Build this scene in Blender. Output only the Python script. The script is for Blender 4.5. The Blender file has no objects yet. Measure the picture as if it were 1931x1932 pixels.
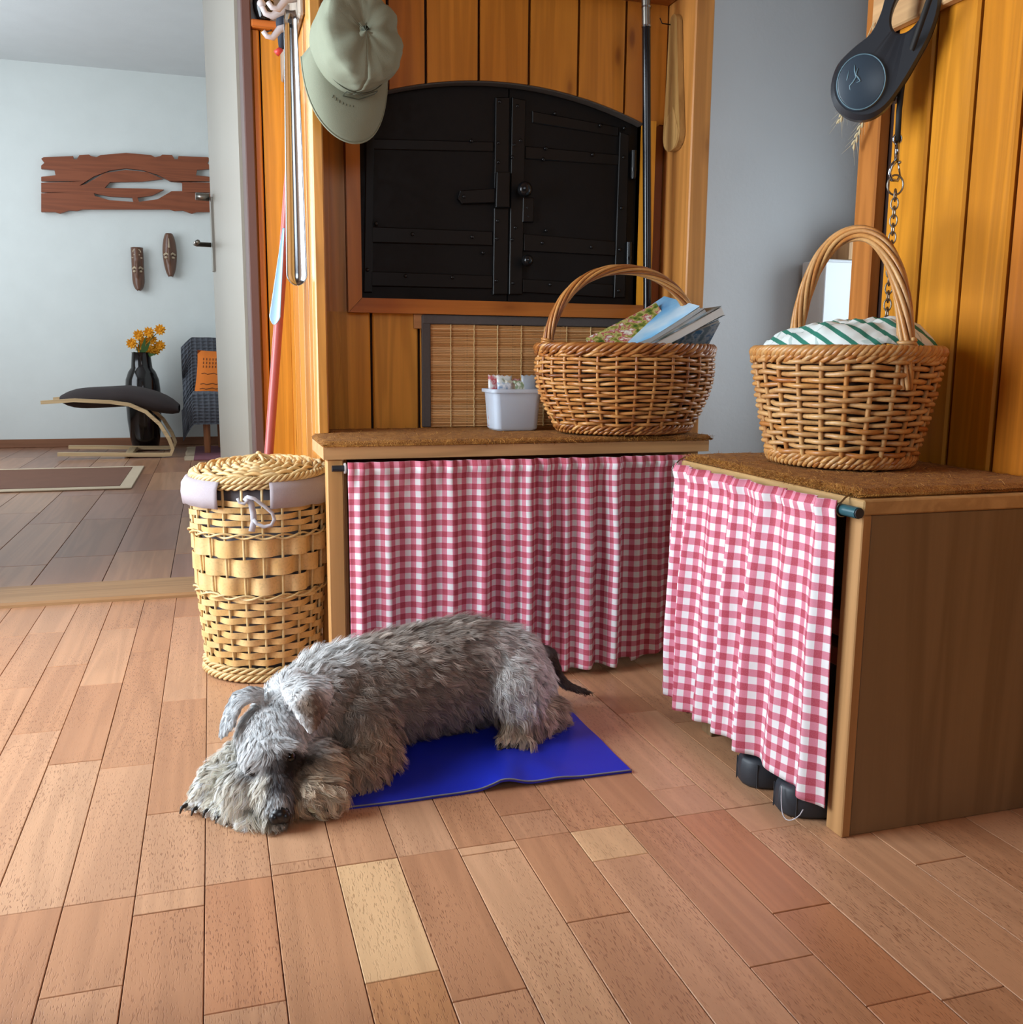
import bpy, bmesh, math, random
import numpy as np
from mathutils import Vector, Matrix, noise

random.seed(7)
rng = np.random.default_rng(7)
PI = math.pi
SC = bpy.context.scene
COL = SC.collection

# ------------------------------------------------------------------ camera
F_PX, IMG_W, IMG_H = 1805.0, 1931.0, 1932.0
PITCH, ROLL, YAW, CAM_H = math.radians(9.155), math.radians(0.506), math.radians(17.35), 0.66
CAM = np.array([0.0, 0.0, CAM_H])
_f = np.array([math.sin(YAW), math.cos(YAW), 0.0])
_r = np.array([math.cos(YAW), -math.sin(YAW), 0.0])
_u = np.array([0.0, 0.0, 1.0])
FWD = math.cos(PITCH) * _f - math.sin(PITCH) * _u
_u2 = math.cos(PITCH) * _u + math.sin(PITCH) * _f
RIGHT = math.cos(ROLL) * _r + math.sin(ROLL) * _u2
UP = math.cos(ROLL) * _u2 - math.sin(ROLL) * _r
cd = bpy.data.cameras.new('camera')
cam = bpy.data.objects.new('camera', cd)
COL.objects.link(cam)
cd.sensor_fit = 'HORIZONTAL'
cd.sensor_width = 36.0
cd.lens = 36.0 * F_PX / IMG_W
cd.clip_start = 0.02
m = Matrix.Identity(4)
for i in range(3):
    m[i][0], m[i][1], m[i][2], m[i][3] = RIGHT[i], UP[i], -FWD[i], CAM[i]
cam.matrix_world = m
SC.camera = cam

# ------------------------------------------------------------------ view, world, daylight
SC.view_settings.view_transform = 'Standard'
SC.view_settings.look = 'None'
SC.view_settings.gamma = 1.0
SC.view_settings.use_curve_mapping = False
SC.view_settings.exposure = 0.0
SC.cycles.use_denoising = True
SC.cycles.max_bounces = 6
SC.cycles.diffuse_bounces = 3
SC.cycles.glossy_bounces = 3
SC.cycles.use_adaptive_sampling = True
SC.cycles.adaptive_threshold = 0.05
W = bpy.data.worlds.new('sky')
SC.world = W
W.use_nodes = True
W.node_tree.nodes['Background'].inputs['Color'].default_value = (0.75, 0.87, 1.0, 1)
W.node_tree.nodes['Background'].inputs['Strength'].default_value = 1.0


def area_light(name, loc, rot, sx, sy, power, color):
    d = bpy.data.lights.new(name, 'AREA')
    d.shape = 'RECTANGLE'
    d.size, d.size_y, d.energy, d.color = sx, sy, power, color
    o = bpy.data.objects.new(name, d)
    o.location, o.rotation_euler = loc, rot
    COL.objects.link(o)
    return o


# daylight standing in the openings of the windows (left wall, wall behind the camera, next room)
area_light('window_daylight', (-1.42, 1.62, 1.12), (0, -PI / 2, 0), 1.56, 1.46, 104, (0.80, 0.91, 1.0))
area_light('rear_window_daylight', (-0.2, -1.62, 1.75), (PI / 2, 0, 0), 1.4, 1.1, 14, (0.86, 0.93, 1.0))
area_light('niche_window_daylight', (1.765, 1.93, 0.83), (0, PI / 2, 0), 0.5, 0.4, 2.2, (0.84, 0.93, 1.0))
area_light('next_room_window_daylight', (-2.42, 5.6, 1.5), (0, -PI / 2, 0), 1.6, 2.0, 62, (0.84, 0.93, 1.0))


# ------------------------------------------------------------------ helpers
def at(px, py, **k):
    """point of the place seen at a photo pixel, on the plane x=, y= or z= a known distance"""
    d = FWD + RIGHT * (px - IMG_W / 2) / F_PX - UP * (py - IMG_H / 2) / F_PX
    (a, v), = k.items()
    i = 'xyz'.index(a)
    return CAM + d * (v - CAM[i]) / d[i]


def lin(h):
    h = h.lstrip('#')
    out = []
    for i in (0, 2, 4):
        v = int(h[i:i + 2], 16) / 255
        out.append(v / 12.92 if v <= 0.04045 else ((v + 0.055) / 1.055) ** 2.4)
    return tuple(out)


def unit(v):
    v = np.asarray(v, float)
    return v / max(np.linalg.norm(v), 1e-9)


class MB:
    """collects vertices and faces in world metres; build() links them as ONE mesh object"""

    def __init__(self):
        self.v, self.f, self.uv = [], [], {}

    def add(self, vs, fs, uvs=None):
        b = len(self.v)
        self.v.extend([tuple(map(float, p)) for p in vs])
        for i, f in enumerate(fs):
            self.f.append(tuple(b + j for j in f))
        if uvs is not None:
            for i, t in enumerate(uvs):
                self.uv[b + i] = t
        return self

    def box(self, a, b, bev=0.0):
        x0, y0, z0 = [min(p, q) for p, q in zip(a, b)]
        x1, y1, z1 = [max(p, q) for p, q in zip(a, b)]
        if bev <= 0:
            vs = [(x, y, z) for x in (x0, x1) for y in (y0, y1) for z in (z0, z1)]
            return self.add(vs, [(0, 1, 3, 2), (4, 6, 7, 5), (0, 4, 5, 1), (2, 3, 7, 6), (0, 2, 6, 4), (1, 5, 7, 3)])
        bm = bmesh.new()
        bmesh.ops.create_cube(bm, size=1)
        for v in bm.verts:
            v.co = Vector(((x0 + x1) / 2 + v.co.x * (x1 - x0), (y0 + y1) / 2 + v.co.y * (y1 - y0), (z0 + z1) / 2 + v.co.z * (z1 - z0)))
        bmesh.ops.bevel(bm, geom=bm.edges[:], offset=min(bev, 0.45 * min(x1 - x0, y1 - y0, z1 - z0)), segments=1, affect='EDGES')
        bm.verts.index_update()
        self.add([v.co for v in bm.verts], [[v.index for v in f.verts] for f in bm.faces])
        bm.free()
        return self

    def obox(self, c, ax, ay, az):
        """box from centre and three half-axis vectors"""
        c, ax, ay, az = map(lambda q: np.asarray(q, float), (c, ax, ay, az))
        vs = [c + i * ax + j * ay + k * az for i in (-1, 1) for j in (-1, 1) for k in (-1, 1)]
        return self.add(vs, [(0, 1, 3, 2), (4, 6, 7, 5), (0, 4, 5, 1), (2, 3, 7, 6), (0, 2, 6, 4), (1, 5, 7, 3)])

    def tube(self, path, r, sides=6, closed=False, caps=True):
        P = np.asarray(path, float)
        n = len(P)
        R = np.full(n, r, float) if np.isscalar(r) else np.asarray(r, float)
        T = np.empty_like(P)
        T[1:-1] = P[2:] - P[:-2]
        if closed:
            T[0], T[-1] = P[1] - P[-1], P[0] - P[-2]
        else:
            T[0], T[-1] = P[1] - P[0], P[-1] - P[-2]
        T /= np.maximum(np.linalg.norm(T, axis=1, keepdims=True), 1e-9)
        ref = np.array([0, 0, 1.0]) if abs(T[0][2]) < 0.9 else np.array([1.0, 0, 0])
        N = unit(np.cross(T[0], ref))
        vs = []
        for i in range(n):
            N = N - T[i] * np.dot(N, T[i])
            N = unit(N)
            B = np.cross(T[i], N)
            for k in range(sides):
                a = 2 * PI * k / sides
                vs.append(P[i] + R[i] * (math.cos(a) * N + math.sin(a) * B))
        fs = []
        m_ = n if closed else n - 1
        for i in range(m_):
            j = (i + 1) % n
            for k in range(sides):
                l = (k + 1) % sides
                fs.append((i * sides + k, i * sides + l, j * sides + l, j * sides + k))
        if caps and not closed:
            fs.append(tuple(range(sides))[::-1])
            fs.append(tuple((n - 1) * sides + k for k in range(sides)))
        return self.add(vs, fs)

    def strap(self, path, normals, w, t, closed=False):
        """flat band of width w and thickness t swept along a path; normals point out of its broad face"""
        P = np.asarray(path, float)
        n = len(P)
        Wd = np.full(n, w, float) if np.isscalar(w) else np.asarray(w, float)
        vs = []
        for i in range(n):
            a = P[(i + 1) % n] if (closed or i < n - 1) else P[i]
            b = P[i - 1] if (closed or i > 0) else P[i]
            T = unit(a - b)
            N = np.asarray(normals[i], float)
            N = unit(N - T * np.dot(N, T))
            B = np.cross(T, N)
            for s1, s2 in ((-1, -1), (1, -1), (1, 1), (-1, 1)):
                vs.append(P[i] + B * s1 * Wd[i] / 2 + N * s2 * t / 2)
        fs = []
        for i in range(n if closed else n - 1):
            j = (i + 1) % n
            for k in range(4):
                l = (k + 1) % 4
                fs.append((i * 4 + k, i * 4 + l, j * 4 + l, j * 4 + k))
        if not closed:
            fs += [(3, 2, 1, 0), tuple((n - 1) * 4 + k for k in range(4))]
        return self.add(vs, fs)

    def lathe(self, prof, c, n=32, axis=(0, 0, 1), ax0=None, sx=1.0, sy=1.0):
        """prof: (radius, height) pairs turned about an axis through c"""
        A = unit(axis)
        X = unit(np.cross((0, 1, 0) if abs(A[1]) < 0.9 else (1, 0, 0), A)) if ax0 is None else unit(ax0)
        Y = np.cross(A, X)
        c = np.asarray(c, float)
        vs, fs = [], []
        for r, h in prof:
            for k in range(n):
                a = 2 * PI * k / n
                vs.append(c + A * h + X * r * sx * math.cos(a) + Y * r * sy * math.sin(a))
        for i in range(len(prof) - 1):
            for k in range(n):
                l = (k + 1) % n
                fs.append((i * n + k, i * n + l, (i + 1) * n + l, (i + 1) * n + k))
        if prof[0][0] > 1e-6:
            fs.append(tuple(range(n))[::-1])
        if prof[-1][0] > 1e-6:
            fs.append(tuple((len(prof) - 1) * n + k for k in range(n)))
        return self.add(vs, fs)

    def ball(self, c, r, n=12, axis=(0, 0, 1), ax0=None):
        r = (r, r, r) if np.isscalar(r) else r
        A = unit(axis)
        X = unit(np.cross((0, 1, 0) if abs(A[1]) < 0.9 else (1, 0, 0), A)) if ax0 is None else unit(ax0)
        Y = np.cross(A, X)
        c = np.asarray(c, float)
        vs, fs = [], []
        h = max(n // 2, 4)
        for i in range(h + 1):
            t = PI * i / h
            for k in range(n):
                a = 2 * PI * k / n
                vs.append(c - A * r[2] * math.cos(t) + (X * r[0] * math.cos(a) + Y * r[1] * math.sin(a)) * max(math.sin(t), 1e-3))
        for i in range(h):
            for k in range(n):
                l = (k + 1) % n
                fs.append((i * n + k, i * n + l, (i + 1) * n + l, (i + 1) * n + k))
        return self.add(vs, fs)

    def grid(self, P, uv=None, thick=0.0):
        """P: rows x cols x 3 sheet; thick > 0 gives it a back and edges"""
        P = np.asarray(P, float)
        a, b = P.shape[:2]
        fs = [(i * b + j, i * b + j + 1, (i + 1) * b + j + 1, (i + 1) * b + j) for i in range(a - 1) for j in range(b - 1)]
        vs = P.reshape(-1, 3)
        us = None if uv is None else np.asarray(uv, float).reshape(-1, 2)
        if thick > 0:
            du = np.gradient(P, axis=0)
            dv = np.gradient(P, axis=1)
            N = np.cross(du, dv)
            N /= np.maximum(np.linalg.norm(N, axis=2, keepdims=True), 1e-9)
            Q = (P + N * thick).reshape(-1, 3)
            o = a * b
            fs = fs + [tuple(o + i for i in f[::-1]) for f in fs]
            ring = [j for j in range(b)] + [i * b + b - 1 for i in range(1, a)] + [(a - 1) * b + j for j in range(b - 2, -1, -1)] + [i * b for i in range(a - 2, 0, -1)]
            for i in range(len(ring)):
                p, q = ring[i], ring[(i + 1) % len(ring)]
                fs.append((q, p, o + p, o + q))
            vs = np.vstack([vs, Q])
            us = None if us is None else np.vstack([us, us])
        return self.add(vs, fs, us)

    def prism(self, poly, d0, d1, plane='xz'):
        """flat outline given thickness: plane xz -> depth along y, yz -> along x, xy -> along z"""
        def p3(p, d):
            return (p[0], d, p[1]) if plane == 'xz' else (d, p[0], p[1]) if plane == 'yz' else (p[0], p[1], d)
        n = len(poly)
        vs = [p3(p, d0) for p in poly] + [p3(p, d1) for p in poly]
        fs = [tuple(range(n)), tuple(range(2 * n - 1, n - 1, -1))]
        fs += [(i, n + i, n + (i + 1) % n, (i + 1) % n) for i in range(n)]
        return self.add(vs, fs)

    def build(self, name, mat, parent=None, smooth=False, color=None, angle=None, origin=None):
        V = np.array(self.v, float)
        lo, hi = V.min(0), V.max(0)
        c = (lo + hi) / 2 if origin is None else np.asarray(origin, float)
        if parent is None and origin is None:
            c[2] = lo[2]
        me = bpy.data.meshes.new(name)
        me.from_pydata((V - c).tolist(), [], self.f)
        if self.uv:
            ul = me.uv_layers.new(name='UVMap')
            idx = np.empty(len(me.loops), int)
            me.loops.foreach_get('vertex_index', idx)
            tab = np.zeros((len(V), 2))
            for k, t in self.uv.items():
                tab[k] = t
            ul.data.foreach_set('uv', tab[idx].ravel())
        bm = bmesh.new()
        bm.from_mesh(me)
        bmesh.ops.recalc_face_normals(bm, faces=bm.faces[:])
        bm.to_mesh(me)
        bm.free()
        if smooth:
            me.polygons.foreach_set('use_smooth', [True] * len(me.polygons))
            if angle:
                me.set_sharp_from_angle(angle=math.radians(angle))
        me.materials.append(mat)
        o = bpy.data.objects.new(name, me)
        COL.objects.link(o)
        put(o, c, parent)
        if color is not None:
            o.color = (*color[:3], 1)
        return o


ABS = {}


def put(o, world, parent=None):
    w = np.asarray(world, float)
    ABS[o.name] = w
    if parent is not None:
        o.parent = parent
        o.location = tuple(w - ABS[parent.name])
    else:
        o.location = tuple(w)


def tag(o, label, cat, group=None):
    o['label'], o['category'] = label, cat
    if group:
        o['group'] = group
    return o


def thing(name, base, label=None, cat=None, group=None):
    o = bpy.data.objects.new(name, None)
    o.empty_display_size = 0.05
    COL.objects.link(o)
    put(o, base)
    if label:
        tag(o, label, cat, group)
    return o


def structure(o):
    o['kind'] = 'structure'
    return o


def stuff(o):
    o['kind'] = 'stuff'
    return o


# ------------------------------------------------------------------ materials
class NT:
    def __init__(self, name):
        self.m = bpy.data.materials.new(name)
        self.m.use_nodes = True
        self.t = self.m.node_tree
        self.b = self.t.nodes['Principled BSDF']

    def n(self, kind, out=0, **k):
        nd = self.t.nodes.new('ShaderNode' + kind)
        for key, v in k.items():
            if key.startswith('_'):
                setattr(nd, key[1:], v)
            else:
                s = nd.inputs[int(key[1:])] if (key[0] == 'i' and key[1:].isdigit()) else nd.inputs[key.replace('_', ' ')]
                self.put(s, v)
        return nd.outputs[out]

    def put(self, s, v):
        if isinstance(v, bpy.types.NodeSocket):
            self.t.links.new(v, s)
        elif isinstance(v, (tuple, list)) and len(v) == 3 and s.type == 'RGBA':
            s.default_value = (*v, 1)
        else:
            s.default_value = v

    def set(self, **k):
        for key, v in k.items():
            self.put(self.b.inputs[key.replace('_', ' ')], v)
        return self

    def math(self, op, a, b=0.0, c=None):
        nd = self.t.nodes.new('ShaderNodeMath')
        nd.operation = op
        self.put(nd.inputs[0], a)
        self.put(nd.inputs[1], b)
        if c is not None:
            self.put(nd.inputs[2], c)
        return nd.outputs[0]

    def mix(self, f, a, b, kind='MIX'):
        nd = self.t.nodes.new('ShaderNodeMix')
        nd.data_type = 'RGBA'
        nd.blend_type = kind
        self.put(nd.inputs[0], f)
        self.put(nd.inputs[6], a)
        self.put(nd.inputs[7], b)
        return nd.outputs[2]

    def ramp(self, f, stops, mode='LINEAR'):
        nd = self.t.nodes.new('ShaderNodeValToRGB')
        cr = nd.color_ramp
        cr.interpolation = mode
        while len(cr.elements) < len(stops):
            cr.elements.new(0.5)
        for e, (p, c) in zip(cr.elements, stops):
            e.position = p
            e.color = (c, c, c, 1) if np.isscalar(c) else (*c[:3], 1)
        self.put(nd.inputs[0], f)
        return nd.outputs[0]

    def coord(self, scale=(1, 1, 1), kind='Object', jitter=True):
        tc = self.t.nodes.new('ShaderNodeTexCoord').outputs[kind]
        v = tc
        if jitter:
            oi = self.t.nodes.new('ShaderNodeObjectInfo').outputs['Random']
            j = self.n('CombineXYZ', X=self.math('MULTIPLY', oi, 17.3), Y=self.math('MULTIPLY', oi, 31.7), Z=self.math('MULTIPLY', oi, 23.1))
            nd = self.t.nodes.new('ShaderNodeVectorMath')
            nd.operation = 'ADD'
            self.t.links.new(tc, nd.inputs[0])
            self.t.links.new(j, nd.inputs[1])
            v = nd.outputs[0]
        mp = self.t.nodes.new('ShaderNodeMapping')
        mp.inputs['Scale'].default_value = scale
        self.t.links.new(v, mp.inputs['Vector'])
        return mp.outputs[0]

    def objcol(self):
        return self.t.nodes.new('ShaderNodeObjectInfo').outputs['Color']

    def bump(self, h, strength=0.3, dist=0.002):
        self.put(self.b.inputs['Normal'], self.n('Bump', Height=h, Strength=strength, Distance=dist))
        return self


def plain(name, color, rough=0.5, metal=0.0, **k):
    t = NT(name).set(Base_Color=lin(color) if isinstance(color, str) else color, Roughness=rough, Metallic=metal)
    t.set(**k)
    return t.m


def wood(name, axis='z', rough=0.35, grain=0.35, knots=True, scale=1.0, fleck=False, color=None, coat=0.0, flat='y'):
    """boards coloured by the object's own colour; rings, fine grain and knots follow the grain axis"""
    t = NT(name)
    sc = [26 * scale, 26 * scale, 26 * scale]
    i = 'xyz'.index(axis)
    sc[i] = 1.3 * scale
    v = t.coord(tuple(sc))
    base = lin(color) if color else t.objcol()
    n1 = t.n('TexNoise', Vector=v, Scale=0.55, Detail=3.0, Roughness=0.5, Distortion=0.6)
    rings = t.math('SINE', t.math('MULTIPLY', n1, 38.0))
    rings = t.math('MULTIPLY_ADD', rings, 0.5, 0.5)
    sc2 = [320 * scale] * 3
    sc2[i] = 9 * scale
    fine = t.n('TexNoise', Vector=t.coord(tuple(sc2)), Scale=1.0, Detail=2.0)
    g = t.math('MULTIPLY_ADD', rings, 0.6, t.math('MULTIPLY', fine, 0.4))
    dark = t.mix(1.0, base, (1 - grain, 1 - grain * 1.25, 1 - grain * 1.6), 'MULTIPLY')
    lite = t.mix(1.0, base, (1.12, 1.1, 1.05), 'MULTIPLY')
    colr = t.mix(g, dark, lite)
    if knots:
        ks = [9.0, 9.0, 9.0]
        ks[i] = 3.2
        ks['xyz'.index(flat)] = 0.5
        vo = t.n('TexVoronoi', Vector=t.coord(tuple(ks)), Scale=1.0, Randomness=1.0)
        spot = t.ramp(vo, [(0.0, 1.0), (0.06, 0.9), (0.10, 0.3), (0.2, 0.0)])
        colr = t.mix(t.math('MULTIPLY', spot, 0.85), colr, t.mix(1.0, base, (0.28, 0.16, 0.10), 'MULTIPLY'))
    if fleck:
        fs = [620.0] * 3
        fs[i] = 95.0
        fl = t.n('TexNoise', Vector=t.coord(tuple(fs)), Scale=1.0, Detail=1.0)
        where = t.n('TexNoise', Vector=t.coord((7, 4, 7)), Scale=1.0, Detail=2.0)
        fl = t.math('MULTIPLY', t.ramp(fl, [(0.58, 0.0), (0.66, 1.0)]), t.ramp(where, [(0.38, 0.1), (0.62, 1.0)]))
        colr = t.mix(t.math('MULTIPLY', fl, 0.7), colr, t.mix(1.0, base, (0.45, 0.34, 0.28), 'MULTIPLY'))
        t.bump(t.math('SUBTRACT', 1.0, fl), 0.35, 0.001)
    else:
        t.bump(g, 0.10, 0.001)
    t.set(Base_Color=colr, Roughness=rough)
    if coat:
        t.set(Coat_Weight=coat, Coat_Roughness=0.12)
    return t.m


M = {}
M['pine_v'] = wood('varnished_pine_upright', 'z', 0.32, 0.22)
M['pine_vx'] = wood('varnished_pine_side', 'z', 0.32, 0.22, flat='x')
M['pine_h'] = wood('varnished_pine_lengthwise', 'x', 0.32, 0.22)
M['plank'] = wood('beech_plank', 'y', 0.36, 0.13, knots=False, fleck=True, scale=0.8)
M['plank_far'] = wood('next_room_plank', 'y', 0.30, 0.2, knots=False, scale=0.6)
M['clean_x'] = wood('planed_wood_x', 'x', 0.5, 0.22, knots=False)
M['clean_y'] = wood('planed_wood_y', 'y', 0.5, 0.22, knots=False)
M['clean_z'] = wood('planed_wood_z', 'z', 0.5, 0.22, knots=False, scale=0.7)
M['small_z'] = wood('small_wood', 'z', 0.4, 0.28, knots=False, scale=1.6)


def plaster(name, color):
    t = NT(name)
    n = t.n('TexNoise', Vector=t.coord((1, 1, 1), jitter=False), Scale=6.0, Detail=5.0)
    fine = t.n('TexNoise', Vector=t.coord((1, 1, 1), jitter=False), Scale=90.0, Detail=3.0)
    c = lin(color)
    t.set(Base_Color=t.mix(n, tuple(0.94 * q for q in c), tuple(min(1, 1.04 * q) for q in c)), Roughness=0.9)
    t.bump(fine, 0.25, 0.002)
    return t.m


M['plaster'] = plaster('white_plaster', 'd3d7d9')
M['plaster2'] = plaster('next_room_plaster', 'dfe3e0')
M['room_wood'] = plain('brown_room_boards', '7d5a3c', 0.7)
M['ceiling'] = plaster('ceiling_paint', 'd6d8d8')


def wicker(name, a, b, rough=0.4):
    t = NT(name)
    v = t.coord((1, 1, 1))
    n = t.n('TexNoise', Vector=v, Scale=14.0, Detail=3.0)
    f = t.n('TexNoise', Vector=v, Scale=220.0, Detail=1.0)
    c = t.mix(t.ramp(n, [(0.3, 0.0), (0.7, 1.0)]), lin(a), lin(b))
    c = t.mix(t.math('MULTIPLY', t.ramp(f, [(0.5, 0), (0.75, 1)]), 0.25), c, tuple(0.45 * q for q in lin(a)))
    return t.set(Base_Color=c, Roughness=rough).m


M['wicker'] = wicker('willow', 'a8642c', 'd09a5a', 0.33)
M['wicker_dark'] = wicker('willow_dark', '7c451f', 'a8672f', 0.35)
M['wicker2'] = wicker('buff_willow', 'b27a45', 'd2a56c', 0.4)
M['splint'] = wicker('pale_splint', 'd8a866', 'ebc68c', 0.42)
M['cane'] = wicker('pale_cane', 'cda76c', 'e4cb98', 0.45)
M['cavity'] = plain('hollow_shade', '3a2413', 0.9)


def gingham():
    t = NT('red_gingham')
    uv = t.t.nodes.new('ShaderNodeUVMap').outputs[0]
    sep = t.t.nodes.new('ShaderNodeSeparateXYZ')
    t.t.links.new(uv, sep.inputs[0])
    P = 0.0236
    wob = t.n('TexNoise', Vector=uv, Scale=9.0, Detail=1.0)
    off = t.math('MULTIPLY', t.math('SUBTRACT', wob, 0.5), 0.004)
    bands = []
    for s in (sep.outputs[0], sep.outputs[1]):
        fr = t.math('FRACT', t.math('DIVIDE', t.math('ADD', s, off), P))
        bands.append(t.ramp(fr, [(0.0, 0.0), (0.02, 1.0), (0.49, 1.0), (0.51, 0.0)]))
    sm = t.math('ADD', bands[0], bands[1])
    fine = t.n('TexNoise', Vector=uv, Scale=700.0, Detail=1.0)
    two = t.ramp(t.math('MULTIPLY', sm, 0.5), [(0.0, lin('f1eeee')), (0.5, lin('dc7d94')), (1.0, lin('b81a42'))])
    c = t.mix(t.math('MULTIPLY', fine, 0.18), two, lin('f6e6e6'))
    t.set(Base_Color=c, Roughness=0.85)
    t.bump(fine, 0.12, 0.001)
    tr = t.n('BsdfTranslucent', Color=c)
    mx = t.n('MixShader', Fac=0.12, i1=t.b.outputs[0], i2=tr)
    t.t.links.new(mx, t.t.nodes['Material Output'].inputs[0])
    return t.m


M['gingham'] = gingham()


def coir():
    t = NT('coir')
    v = t.coord((1, 1, 1))
    n = t.n('TexNoise', Vector=v, Scale=60.0, Detail=6.0, Roughness=0.7)
    f = t.n('TexNoise', Vector=v, Scale=420.0, Detail=3.0)
    c = t.ramp(t.math('MULTIPLY_ADD', n, 0.6, t.math('MULTIPLY', f, 0.4)), [(0.30, lin('5d3510')), (0.48, lin('a06522')), (0.68, lin('c88b3c'))])
    return t.set(Base_Color=c, Roughness=0.95).bump(t.math('ADD', n, f), 0.9, 0.006).m


M['coir'] = coir()
M['fibre'] = wicker('coir_fibre', '8a5418', 'bd8234', 0.8)


def fabric(name, color, color2=None, scale=500, rough=0.9, b=0.25):
    t = NT(name)
    v = t.coord((1, 1, 1))
    n = t.n('TexNoise', Vector=v, Scale=scale, Detail=2.0)
    m_ = t.n('TexNoise', Vector=v, Scale=11.0, Detail=3.0)
    c1 = lin(color)
    c2 = lin(color2) if color2 else tuple(0.8 * q for q in c1)
    return t.set(Base_Color=t.mix(t.math('MULTIPLY_ADD', n, 0.5, t.math('MULTIPLY', m_, 0.5)), c2, c1), Roughness=rough).bump(n, b, 0.001).m


M['olive'] = fabric('olive_cotton', '8d917c', '7b7f6b', 700)
M['olive_dark'] = plain('olive_seam', '4d5040', 0.9)
M['blue_mat'] = fabric('blue_nylon', '2236d0', '1a2bb4', 900, 0.42, 0.12)
M['mat_edge'] = plain('grey_binding', '80868e', 0.7)
M['grey_blanket'] = fabric('grey_blanket', '5d6068', '45484f', 160, 0.95)
M['orange'] = fabric('orange_cotton', 'e07a28', 'd06a1e', 500)
M['ottoman'] = fabric('brown_cover', '3c3130', '2c2424', 600)
M['liner'] = fabric('lilac_grey_liner', 'b9aeb2', '9d9297', 420)
M['tape'] = fabric('white_tape', 'cfcdd2', 'b5b3ba', 500)
M['rug'] = fabric('red_rug', '8a4a52', '5c3a4a', 60)
M['brown_mat'] = fabric('brown_mat', '7a4f3a', '64402e', 200)
M['cream'] = fabric('cream_trim', 'cbb79c', 'b39d82', 300)


def iron():
    t = NT('black_iron')
    v = t.coord((1, 1, 1))
    n = t.n('TexNoise', Vector=v, Scale=60.0, Detail=5.0)
    f = t.n('TexNoise', Vector=v, Scale=500.0, Detail=2.0)
    t.set(Base_Color=t.mix(n, lin('0b0a0a'), lin('131111')), Roughness=t.ramp(n, [(0.3, 0.40), (0.7, 0.6)]))
    t.b.inputs['Specular IOR Level'].default_value = 0.22
    return t.bump(t.math('ADD', n, f), 0.15, 0.001).m


M['iron'] = iron()
M['iron_strap'] = NT('worn_iron').set(Base_Color=lin('0c0b0b'), Roughness=0.42, Specular_IOR_Level=0.28).m
M['iron_shiny'] = plain('polished_black', '1a1b1d', 0.18, 0.3)
M['steel'] = plain('steel', 'a9adb2', 0.16, 1.0)
M['steel_dull'] = plain('dull_steel', '8d8880', 0.32, 1.0)
M['black_gloss'] = plain('black_tube', '0c0d12', 0.12)
M['beige_paint'] = plain('beige_door_paint', 'a39b8d', 0.38)
M['brown_frame'] = plain('brown_steel_frame', '5b3f38', 0.42)
M['lilac_plastic'] = plain('grey_plastic', 'b9adab', 0.4)
M['red_stick'] = plain('red_stick', 'a8504a', 0.35)
M['white_plastic'] = plain('white_plastic', 'd9d4d2', 0.35)
M['blue_plastic'] = plain('pale_blue_plastic', '9cc3e0', 0.3)
M['black_plastic'] = plain('black_plastic', '23262c', 0.42)
M['grey_plastic'] = plain('slate_plastic', '34414d', 0.36)
M['pale_line'] = plain('pale_print', '64828e', 0.4)
M['rubber'] = plain('black_rubber', '2b3037', 0.5)
M['teal'] = plain('teal_tube', '2f5a62', 0.3)
M['white_gloss'] = plain('white_laminate', 'e6edf2', 0.3)
M['card'] = fabric('cardboard', 'c49a6c', 'b68b5c', 300)
M['ceramic'] = plain('dark_glaze', '16100f', 0.12)
M['black_pot'] = plain('black_pot', '0d0d0d', 0.15)
M['leaf'] = plain('leaf', '3d5a26', 0.6)
M['petal'] = plain('yellow_petal', 'f0a41c', 0.7)
M['wheat'] = plain('dry_wheat', 'c6b48c', 0.7)
M['paper'] = plain('paper', 'd9d8d2', 0.7)

# ================================================================== the setting
YW = 2.20           # front of the panelling around the oven
CEIL = 2.45


def slab(name, a, b, mat, **k):
    return structure(MB().box(a, b).build(name, mat, **k))


# ---- floor of separate planks
fl = MB().box((-1.35, -1.6, -0.05), (1.8, 2.72, -0.0022)).build('floor', plain('plank_joint', '5a3a26', 0.8))
structure(fl)
fl['label'] = 'beech plank floor in offset strips'
PITCH_X, X0 = 0.0819, 0.0494
JOINTS = {-2: [1.133], -1: [0.927], 1: [0.93], 2: [0.874], 3: [1.157], 5: [1.094], 4: [0.973, 1.251], 6: [0.837], 8: [1.106, 1.577],
          7: [1.265], 0: [1.205]}
TONES = ['c89875', 'c3916d', 'cda07e', 'bd8a67', 'c99a78', 'c59471', 'bf8d6a', 'cb9c79']
FIXED = {(1, 0): 'ca9468', (1, 1): 'e2bb8f', (3, 0): 'd8ab86', (3, 1): 'd8ab86', (6, 1): 'c28a66', (7, 0): 'be8560', (7, 1): 'be8560', (5, 1): 'e0b78c', (-1, 1): 'c58d68', (2, 1): 'cc966a'}
prng = random.Random(3)
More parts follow.
